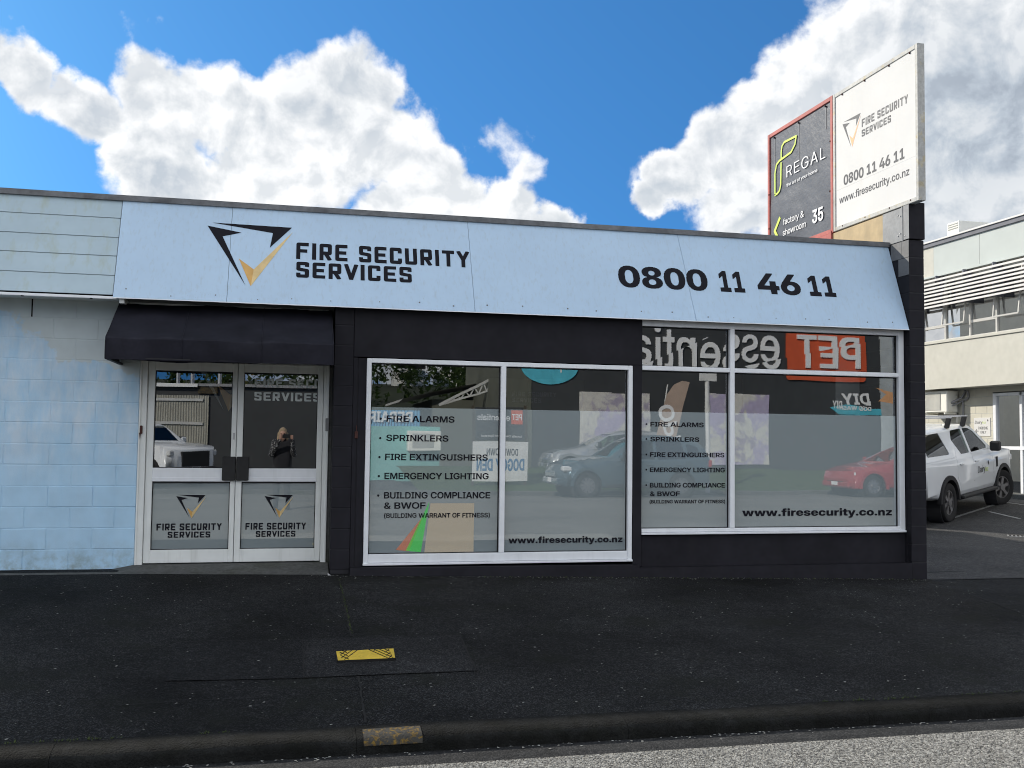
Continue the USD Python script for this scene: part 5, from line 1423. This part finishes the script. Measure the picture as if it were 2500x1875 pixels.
# road sign pole, flag, boards on the verge
pl = thing('sign_pole', 'pale grey road sign pole with a small plate near its top, across the street', 'road sign')
a = far(8.28, 3.09, 9.5, 16.8); b = far(8.28, 2.67, 9.5, 16.8)
obj('pole', MB().tube([(a[0], -17.05, -.1), (a[0], -17.05, a[2] + .1)], .065, 10), M['pole_grey'], pl, smooth=40)
obj('plate', MB().box(a[0] - .27, a[0] + .27, -17.0, -16.98, b[2], a[2], .01), M['pole_grey'], pl)
fl = thing('feather_flag', 'tall curved brown OPEN flag on the grass verge across the street', 'flag')
P = [far(x, z, 13.5, 19.5) for x, z in ((8.46, 1.05), (8.96, 1.05), (9.12, 1.6), (9.29, 2.3), (9.47, 2.87), (9.25, 2.90), (9.02, 2.80), (8.84, 2.55), (8.70, 2.1), (8.57, 1.6))]
sh = Polygon([(-p[0], p[2]) for p in P])
obj('cloth', flat(soft(list(sh.exterior.coords)[:-1], .03), (0, -19.4, 0), FAR, .01), M['flag_brown'], fl)
obj('lettering', place(extrude(text_shape('OPEN', .52, 700, 2.0), .008), (far(9.05, 0, 13.5, 19.5)[0] - .10, -19.388, far(0, 2.35, 13.5, 19.5)[2]), (.27, 0, -.96), (-.96, 0, -.27)), M['white_print'], fl)
obj('pole', MB().tube([(far(8.5, 0, 13.5, 19.5)[0], -19.42, .1), (far(8.86, 0, 13.5, 19.5)[0], -19.42, far(0, 2.8, 13.5, 19.5)[2])], .02, 6), M['pole_grey'], fl)
bd = thing('shop_board', 'black pet shop board with an orange square hung between two posts on the verge', 'sign')
BY = 18.9
a, b = far(3.93, 1.36, 13.3, BY), far(5.13, 2.14, 13.3, BY)
obj('board', MB().box(a[0], b[0], -BY - .03, -BY, a[2], b[2], .01), M['shed_dark'], bd)
c0, c1 = far(4.82, 1.76, 13.3, BY), far(5.09, 2.08, 13.3, BY)
obj('square', MB().box(c0[0], c1[0], -BY + .002, -BY + .008, c0[2], c1[2]), M['pet_orange'], bd)
obj('lettering', flat(text_shape('PET', .17, 700, .29), (c1[0] - .02, -BY + .009, c0[2] + .12), FAR, .003), M['white_print'], bd)
obj('lettering', flat(text_shape('essentials', .17, 500, 1.02), (c0[0] - .04, -BY + .004, c0[2] + .10), FAR, .003), M['white_print'], bd)
obj('lettering', flat(text_shape('Locally Owned and Operated', .065, 500, 1.25), (c1[0] - .02, -BY + .004, a[2] + .10), FAR, .003), M['white_print'], bd)
for x in (a[0] - .06, b[0] + .06):
    obj('post', MB().box(x - .035, x + .035, -BY - .06, -BY - .01, -.1, b[2] + .05), M['bark'], bd)
bn = thing('banner', 'white dog den banner hung below the black board on the verge', 'banner')
a, b = far(3.86, .40, 13.3, BY), far(5.22, 1.33, 13.3, BY)
obj('sheet', MB().box(a[0], b[0], -BY + .01, -BY + .02, a[2], b[2]), M['banner_white'], bn)
obj('lettering', flat(text_shape('DOWNTOWN', .20, 700, .95), (b[0] - .30, -BY + .021, b[2] - .42), FAR, .003), M['grey_print'], bn)
obj('lettering', flat(text_shape('DOGGY DEN', .34, 800, 1.45), (b[0] - .10, -BY + .021, b[2] - .85), FAR, .003), M['banner_blue'], bn)
# left: yard sheds, fence, container doors
sd = thing('workshop_shed', 'grey gabled workshop shed with an open lean-to truss roof, across the street', 'shed')
k = lambda x, z, Y=33: far(x, z, 25, Y)
a, ap, b2 = k(3.61, 2.75), k(4.71, 3.16), k(6.6, 3.5)
obj('wall', MB().box(k(4.6, 0)[0], k(6.9, 0)[0], -40, -33, -.1, k(0, 2.75)[2]), M['shed_olive'], sd)
obj('roof', MB().hexa([(k(3.5, 0)[0], -34, a[2] - .1), (k(6.9, 0)[0], -34, ap[2] + .3), (k(6.9, 0)[0], -40, ap[2] + .3), (k(3.5, 0)[0], -40, a[2] - .1), (k(3.5, 0)[0], -32.4, a[2]), (k(6.9, 0)[0], -32.4, ap[2] + .5), (k(6.9, 0)[0], -40, ap[2] + .5), (k(3.5, 0)[0], -40, a[2])]), M['roof_pale'], sd)
mb = MB()
t0, t1, t2 = k(4.84, 2.55, 30), k(7.0, 3.75, 30), k(7.0, 3.25, 30)
mb.bar(t0, t1, .10).bar(t0, t2, .08)
for i in range(7):
    f0, f1 = i / 7, (i + .5) / 7
    mb.bar(np.array(t0) * (1 - f0) + np.array(t1) * f0, np.array(t0) * (1 - f1) + np.array(t2) * f1, .05).bar(np.array(t0) * (1 - f1) + np.array(t2) * f1, np.array(t0) * (1 - f0 - 1 / 7) + np.array(t1) * (f0 + 1 / 7), .05)
obj('truss', mb, M['roof_pale'], sd)
fc = thing('corrugated_fence', 'bright blue corrugated fence with white letters at the back of the yard', 'fence')
a, b = far(2.0, 1.83, 25, 26), far(4.15, 2.34, 25, 26)
mb = MB()
n = 60
X = np.linspace(a[0], b[0], n)
v = []
for i, x in enumerate(X):
    for z in (a[2] - .9, b[2]):
        v.append([x, -26 + .03 * math.sin(i * 2.1), z])
obj('sheeting', mb.add(v, [[2 * i, 2 * i + 1, 2 * i + 3, 2 * i + 2] for i in range(n - 1)]), M['blue_fence'], fc)
obj('lettering', flat(text_shape('REPAIRS', .38, 800, 1.9), (b[0] - .3, -25.94, a[2] + .1), FAR, .01), M['white_print'], fc)
tw = thing('low_wall', 'pale turquoise low wall in front of the blue fence', 'wall')
a, b = far(2.2, .75, 25, 24.5), far(4.85, 1.78, 25, 24.5)
obj('wall', MB().box(a[0], b[0], -24.7, -24.4, -.1, b[2]), M['teal'], tw)
a2 = thing('air_conditioner', 'white air conditioning unit on the turquoise wall across the street', 'air conditioner')
a, b = far(3.72, .92, 25, 24), far(4.9, 1.62, 25, 24)
obj('casing', MB().box(a[0], b[0], -24.38, -23.95, a[2], b[2], .02), M['ac_white'], a2)
obj('fan_grille', MB().box(b[0] - 1.0, b[0] - .25, -23.948, -23.94, a[2] + .1, b[2] - .1), M['ac_grille'], a2)
gb_ = thing('garage_block', 'low dark building with ribbed cream doors and a white gutter across the street', 'building')
a, b = far(-9.0, 0, 20, 27), far(1.1, 2.9, 20, 27)
obj('wall', MB().box(a[0], b[0], -36, -27, -.1, b[2]), M['shed_dark'], gb_)
obj('gutter', MB().box(a[0], far(-3.07, 0, 20, 27)[0], -27, -26.8, b[2] - .08, b[2] + .05), M['white_print'], gb_)
obj('gutter', MB().box(far(-3.05, 0, 20, 27)[0], b[0], -27, -26.85, b[2] - .04, b[2] + .06), M['grey_print_b'], gb_)
obj('yellow_board', MB().box(far(-3.05, 0, 20, 27)[0], far(-2.5, 0, 20, 27)[0], -26.98, -26.9, b[2] - .32, b[2] - .06), M['yellow_old'], gb_)
c, d_ = far(-5.2, 1.0, 20, 27), far(-2.74, 2.58, 20, 27)
mb = MB()
n = 70
v = []
for i, x in enumerate(np.linspace(c[0], d_[0], n)):
    for z in (.0, d_[2]):
        v.append([x, -26.95 + .025 * (i % 2), z])
obj('ribbed_door', mb.add(v, [[2 * i, 2 * i + 1, 2 * i + 3, 2 * i + 2] for i in range(n - 1)]), M['corrugate'], gb_)
obj('door_rail', MB().box(c[0], d_[0] - .2, -26.91, -26.88, d_[2] - .22, d_[2] - .12).box(c[0], d_[0] - .2, -26.91, -26.88, d_[2] - 1.05, d_[2] - .95), M['roof_pale'], gb_)
for x in (-3.7, -3.3, -2.5, -1.9):
    p = far(x, 3.1, 20, 27)
    obj('flue', MB().tube([(p[0], -28, p[2] - .3), (p[0], -28, p[2] + .35)], .07, 8), M['steel'], gb_)
# wooded hillside with a few houses
M['wood_floor'] = mat('wood_floor', (0.022, 0.03, 0.014), 0.9, var=((.2, .3), (2, .4)))
hl = structure('hillside')
hz_ = lambda x, y: -.5 + 10.0 * (1 / (1 + math.exp((y + 95) / 14))) * (.8 + .4 * float(meshkit.fbm(np.array([x * .02, y * .02, .5]), 3)))
obj('surface', sheet(np.linspace(-160, 160, 50), -np.linspace(46, 190, 30)[::1], hz_), M['wood_floor'], hl, smooth=True)
v, f = [], []
for i in range(260):
    y = -NR.uniform(66, 130); x = NR.uniform(-90, 110)
    z0 = hz_(x, y); h = NR.uniform(3.5, 7.5) if y < -60 else NR.uniform(2.8, 4.2); conifer = NR.rand() < .3
    for j in range(140):
        t = NR.rand()
        rr_ = h * (.34 * (1 - t) if conifer else .42 * math.sqrt(max(0.02, 1 - (2 * t - 1) ** 2)))
        th = NR.uniform(0, 6.283); q = rr_ * math.sqrt(NR.rand())
        c = np.array([x + q * math.cos(th), y + q * math.sin(th), z0 + h * (.15 + .9 * t)])
        a, b = NR.normal(size=(2, 3)); a /= np.linalg.norm(a); b /= np.linalg.norm(b)
        s = NR.uniform(.22, .45)
        v += [c - a * s, c + b * s, c + a * s]
n = len(v) // 3
tag(obj('hillside_wood', (np.array(v), np.arange(n * 3).reshape(-1, 3)), M['leaf']), 'dark wood covering the hillside behind the yard', 'wood', kind='stuff')
for i, (x, y, w) in enumerate(((15, -120, 4), (22, -126, 5), (8.5, -122, 3.5))):
    z0 = hz_(x, y)
    hs = thing('hill_house', ('white house low on the wooded hillside', 'long white house highest on the wooded hillside', 'small white house at the left of the wooded hillside')[i], 'house')
    obj('wall', MB().box(x - w / 2, x + w / 2, y - 2, y + 1.7, z0 - .5, z0 + 2.2), M['banner_white'], hs)
    obj('roof', MB().hexa([(x - w / 2 - .4, y - 4.4, z0 + 4.2), (x + w / 2 + .4, y - 4.4, z0 + 4.2), (x + w / 2 + .4, y + 3.9, z0 + 4.2), (x - w / 2 - .4, y + 3.9, z0 + 4.2), (x - w / 2 + 1, y - .6, z0 + 5.8), (x + w / 2 - 1, y - .6, z0 + 5.8), (x + w / 2 - 1, y + .1, z0 + 5.8), (x - w / 2 + 1, y + .1, z0 + 5.8)]), M['rust' if i == 1 else 'grey_sheet'], hs)
    for q in (-.3, .0, .3):
        obj('window', MB().box(x + q * w - .6, x + q * w + .6, y + 3.5, y + 3.56, z0 + 2.2, z0 + 3.5), M['gasket'], hs)

# ---------------------------------------------------------------- the person taking the picture, seen in the right door
M['skin'] = mat('skin', (0.55, 0.33, 0.25), 0.55, var=((14, 0.06),))
M['hair'] = mat('hair', (0.40, 0.30, 0.19), 0.5, var=((40, 0.3),), streak=(90, 3, 0.6, (0.22, 0.15, 0.09)))
M['jacket'] = mat('jacket', (0.018, 0.018, 0.022), 0.8)
M['sleeve'] = mat('patterned_sleeve', (0.02, 0.02, 0.024), 0.8, var=(), col2=(0.55, 0.55, 0.55), mask=(38, 0.56, 0.60))
M['trousers'] = mat('trousers', (0.05, 0.05, 0.055), 0.85)


def hull_chain(pts):
    """Round-ended bones hulled between consecutive (x, y, z, r) joints."""
    out = None
    for p, q in zip(pts[:-1], pts[1:]):
        a = manifold3d.Manifold.sphere(p[3], 14).translate(tuple(map(float, p[:3])))
        b = manifold3d.Manifold.sphere(q[3], 14).translate(tuple(map(float, q[:3])))
        h = manifold3d.Manifold.batch_hull([a, b])
        out = h if out is None else out + h
    return out


def smooth_body(m, edge, it=8):
    m = m.refine_to_length(edge)
    q = m.to_mesh()
    t = trimesh.Trimesh(q.vert_properties[:, :3], q.tri_verts, process=True)
    trimesh.smoothing.filter_taubin(t, lamb=.5, nu=.53, iterations=it)
    return t


pr = thing('person', 'person in a dark jacket with pale patterned sleeves holding up a phone', 'person')
GX, GY = -.53, -10.29
GZ0 = road_z(GY)
HZ = GZ0 + 1.60
P3 = lambda x, y, z, r: (GX + x, GY + y, GZ0 + z, r)
phone = np.array([CAM[0] - .035, CAM[1] - .022, CAM[2]])
hands = [phone + np.array([s * .085, -.012, -.004]) for s in (-1, 1)]
rel = lambda q, r: (q[0], q[1], q[2], r)
# trousers, jacket and head as one continuous body each, meeting under the clothes
legs = hull_chain([P3(-.09, 0, .90, .105), P3(-.10, .01, .50, .068), P3(-.11, -.01, .10, .048)]) + hull_chain([P3(.09, 0, .90, .105), P3(.10, .01, .50, .068), P3(.12, -.01, .10, .048)]) + hull_chain([P3(-.08, 0, .93, .11), P3(.08, 0, .93, .11)])
obj('trousers', smooth_body(legs, .03), M['trousers'], pr, smooth=True)
torso = hull_chain([P3(-.075, 0, .88, .115), P3(-.085, 0, 1.10, .105), P3(-.13, 0, 1.36, .085)]) + hull_chain([P3(.075, 0, .88, .115), P3(.085, 0, 1.10, .105), P3(.13, 0, 1.36, .085)])
torso = manifold3d.Manifold.batch_hull([torso.trim_by_plane((0, 0, 1), GZ0 + .80).trim_by_plane((0, 0, -1), -(GZ0 + 1.12))]) + manifold3d.Manifold.batch_hull([torso.trim_by_plane((0, 0, 1), GZ0 + 1.08)]) + hull_chain([P3(-.11, 0, 1.37, .075), P3(0, .0, 1.44, .062), P3(.11, 0, 1.37, .075)])
obj('jacket', smooth_body(torso, .03), M['jacket'], pr, smooth=True)
for s, hd in zip((-1, 1), hands):
    sho, elb = np.array(P3(s * .165, 0, 1.37, 0)[:3]), np.array(P3(s * .225, .10, 1.12, 0)[:3])
    wr = hd + np.array([s * .035, -.05, -.055])
    obj('sleeve', smooth_body(hull_chain([rel(sho, .075), rel(elb, .055), rel(wr * .93 + elb * .07, .040)]), .02), M['sleeve'], pr, smooth=True)
    # hand: palm and five bent fingers round the phone's end
    pc = hd + np.array([s * .022, -.03, -.02])
    hand = hull_chain([rel(wr, .026), rel(pc, .028)]) + manifold3d.Manifold.batch_hull([manifold3d.Manifold.sphere(.013, 10).translate(tuple(pc + np.array([s * a_, b_, c_]))) for a_, b_, c_ in ((.012, -.004, -.035), (.012, -.004, .035), (-.012, .004, -.03), (-.012, .004, .03), (.02, .01, 0))])
    for i, (dz, ln) in enumerate(((.034, .95), (.013, 1.05), (-.008, 1.0), (-.028, .8))):
        b0 = pc + np.array([s * .012, .008, dz])
        hand += hull_chain([rel(b0, .010), rel(b0 + np.array([s * .012, .026 * ln, .002]), .009), rel(b0 + np.array([-s * .010, .030 * ln, .003]), .0085), rel(b0 + np.array([-s * .034 * ln, .018, .004]), .0075)])
    hand += hull_chain([rel(pc + np.array([0, -.008, -.03]), .013), rel(pc + np.array([-s * .022, -.012, -.018]), .010), rel(hd + np.array([-s * .022, -.004, -.006]), .009)])
    obj('hand', smooth_body(hand, .006, 4), M['skin'], pr, smooth=True)
HC = np.array([GX - .01, GY + .05, HZ - .06])
sph = lambda r, c, sc=(1, 1, 1): manifold3d.Manifold.sphere(r, 24).scale(sc).translate(tuple(map(float, c)))
head = sph(.1, HC + (0, -.01, .01), (.78, .98, 1.12)) + sph(.06, HC + (0, .035, -.075), (.85, .8, .75)) + hull_chain([rel(HC + (0, -.02, -.05), .056), rel(HC + (0, -.05, -.19), .06)])
head += hull_chain([rel(HC + (0, .088, .012), .012), rel(HC + (0, .108, -.022), .014)]) + hull_chain([rel(HC + (-.02, .077, -.066), .009), rel(HC + (.02, .077, -.066), .009)])
for s in (-1, 1):
    head += sph(.03, HC + (s * .078, -.01, -.005), (.3, .65, 1.0)) + hull_chain([rel(HC + (s * .05, .072, .03), .010), rel(HC + (s * .018, .085, .03), .010)])
obj('head', smooth_body(head, .010, 5), M['skin'], pr, smooth=True)
for s in (-1, 1):
    obj('eye', MB().tri(trimesh.creation.icosphere(2, .011).apply_translation(HC + (s * .032, .080, .012))), M['black_print'], pr, smooth=True)
hair = (sph(.109, HC + (0, -.022, .024), (.84, .98, 1.1)) + hull_chain([rel(HC + (-.075, -.03, .02), .035), rel(HC + (-.085, -.02, -.10), .032), rel(HC + (-.075, .0, -.19), .022)]) + hull_chain([rel(HC + (.075, -.03, .02), .035), rel(HC + (.085, -.02, -.10), .032), rel(HC + (.075, .0, -.19), .022)]) + hull_chain([rel(HC + (0, -.09, .0), .06), rel(HC + (0, -.09, -.17), .05)])) - sph(.105, HC + (0, .10, -.03), (.80, .95, 1.1))
obj('hair', smooth_body(hair, .014, 4), M['hair'], pr, smooth=True)
for s in (-1, 1):
    obj('shoe', MB().tri(smooth_body(hull_chain([P3(s * .115, -.05, .05, .048), P3(s * .12, .06, .045, .045), P3(s * .125, .16, .035, .032)]), .02)), M['black'], pr, smooth=True)
ph = thing('phone', 'black phone held sideways in both hands of the person', 'phone')
obj('case', MB().box(phone[0] - .08, phone[0] + .08, phone[1] - .005, phone[1] + .004, phone[2] - .038, phone[2] + .038, .003), M['black'], ph)
obj('screen', MB().box(phone[0] - .074, phone[0] + .074, phone[1] - .0062, phone[1] - .0055, phone[2] - .034, phone[2] + .034), M['gasket'], ph)

# ---------------------------------------------------------------- small stuff
# sealing chips in the sunlit edge of the road
chip_m = None
n_ = {'oi': ('object_info', {}), 'geo': ('geometry', {}), 'rr': ('rgb_ramp', {'ramp': [(0, (0.06, 0.06, 0.058)), (.25, (0.16, 0.155, 0.145)), (.6, (0.29, 0.285, 0.26)), (1, (0.46, 0.45, 0.42))]}), 'no': ('noise_texture', {'scale': 55.0, 'detail': 2.0}), 'mr': ('map_range', {'from_min': .3, 'from_max': .7, 'clamp': True}), 'p': ('principled_bsdf', {'roughness': .7})}
chip_m = usdkit.material(stage, '/World/Looks/road_chip', n_, [('geo.position', 'no.vector'), ('no.fac', 'mr.value'), ('mr.result', 'rr.fac'), ('rr.color', 'p.base_color')], surface='p.BSDF')
pi_ = UsdGeom.PointInstancer.Define(stage, '/World/road_chips')
paths = []
for i in range(4):
    t = trimesh.creation.icosphere(1, 1.0)
    t.vertices *= NR.uniform(.72, 1.2, (len(t.vertices), 1))
    t.vertices *= np.array([1.15, .9, .62])
    pth = f'/World/road_chips/chip' + (f'_{i:03d}' if i else '')
    usdkit.mesh(stage, pth, t, chip_m)
    paths.append(pth)
pi_.CreatePrototypesRel().SetTargets([Sdf.Path(p) for p in paths])
N = 56000
X = NR.uniform(-1.2, 4.8, N); Y = NR.uniform(-5.95, -4.97, N)
Z = np.array([road_z(y) for y in Y])
pi_.CreatePositionsAttr(Vt.Vec3fArray.FromNumpy(np.stack([X, Y, Z + .001], 1).astype(np.float32)))
pi_.CreateProtoIndicesAttr(Vt.IntArray.FromNumpy(NR.randint(0, 4, N).astype(np.int32)))
pi_.CreateScalesAttr(Vt.Vec3fArray.FromNumpy((NR.uniform(.0030, .0058, (N, 1)) * np.ones((1, 3))).astype(np.float32)))
th = NR.uniform(0, math.pi, N)
pi_.CreateOrientationsAttr(Vt.QuathArray([Gf.Quath(float(math.cos(a)), 0.0, 0.0, float(math.sin(a))) for a in th]))
tag(pi_, 'pale stone chips sealed into the sunlit road edge', 'stone chips', kind='stuff')


def scatter_bits(name, label, cat, pts, size, m, flatness=.35, tall=False):
    v, f = [], []
    for p in pts:
        k = RNG.randint(3, 5)
        s = RNG.uniform(*size)
        a0 = RNG.uniform(0, 6.28)
        b = len(v)
        if tall:
            for _ in range(5):
                a = RNG.uniform(0, 6.28); l = s * RNG.uniform(.5, 1.2); b = len(v)
                w = np.array([math.cos(a + 1.57), math.sin(a + 1.57), 0]) * s * .12
                tip = np.array(p) + np.array([math.cos(a) * l * .7, math.sin(a) * l * .7, l])
                v += [np.array(p) - w, np.array(p) + w, tip]; f.append([b, b + 1, b + 2])
            continue
        for i in range(k):
            a = a0 + i * 6.28 / k
            v.append(np.array(p) + s * np.array([math.cos(a), math.sin(a) * .7, RNG.uniform(0, flatness)]))
        v.append(np.array(p) + np.array([0, 0, s * flatness]))
        f += [[b + i, b + (i + 1) % k, b + k] for i in range(k)]
    return tag(obj(name, (np.array(v), np.array(f)), m), label, cat, kind='stuff')


bits = []
for _ in range(320):
    x = RNG.uniform(-.2, 6.5); y = -.108 - abs(RNG.gauss(0, .045)); bits.append((x, y, rough_path(x, y) + .002))
for _ in range(900):
    x = RNG.uniform(-3.2, 7.5); y = RNG.uniform(-4.5, -.1); bits.append((x, y, rough_path(x, y) + .002))
for _ in range(260):
    x = RNG.uniform(-2, 5.5); bits.append((x, -4.745 - abs(RNG.gauss(0, .03)), ROAD_Z + .003))
scatter_bits('grit', 'pale grit and leaf crumbs along the foot of the shop wall and over the footpath', 'grit', bits, (.003, .0105), mat('grit', (0.30, 0.30, 0.28), 0.9, var=((60, .5),)))
ms_ = []
for _ in range(900):
    x = RNG.uniform(-3.4, 7.6); d_ = float(meshkit.fbm(np.array([x * 1.3, 0, 9.]), 3))
    if d_ > .48:
        ms_.append((x, -4.535 + RNG.gauss(0, .008), rough_path(x, -4.53) + .001))
for _ in range(300):
    x = RNG.uniform(1.5, 6.4); ms_.append((x, -.11 - abs(RNG.gauss(0, .02)), rough_path(x, -.12)))
for _ in range(120):
    t = RNG.random(); y = -.3 - 2.2 * t; ms_.append((.079 - .02 * t + RNG.gauss(0, .006), y, rough_path(.07, y) + .002))
scatter_bits('moss', 'short green moss and weed along the kerb joint and the wall foot', 'moss', ms_, (.006, .016), M['moss'], tall=True)
lf_ = thing('paper_scrap', 'scrap of white paper lying at the foot of the charcoal pillar', 'litter')
zp = rough_path(.02, -.13)
obj('sheet', MB().add([[-.02, -.105, zp + .004], [.055, -.11, zp + .006], [.01, -.135, zp + .008], [-.022, -.12, zp + .03]], [[0, 1, 2, 3]]), M['white_print'], lf_)
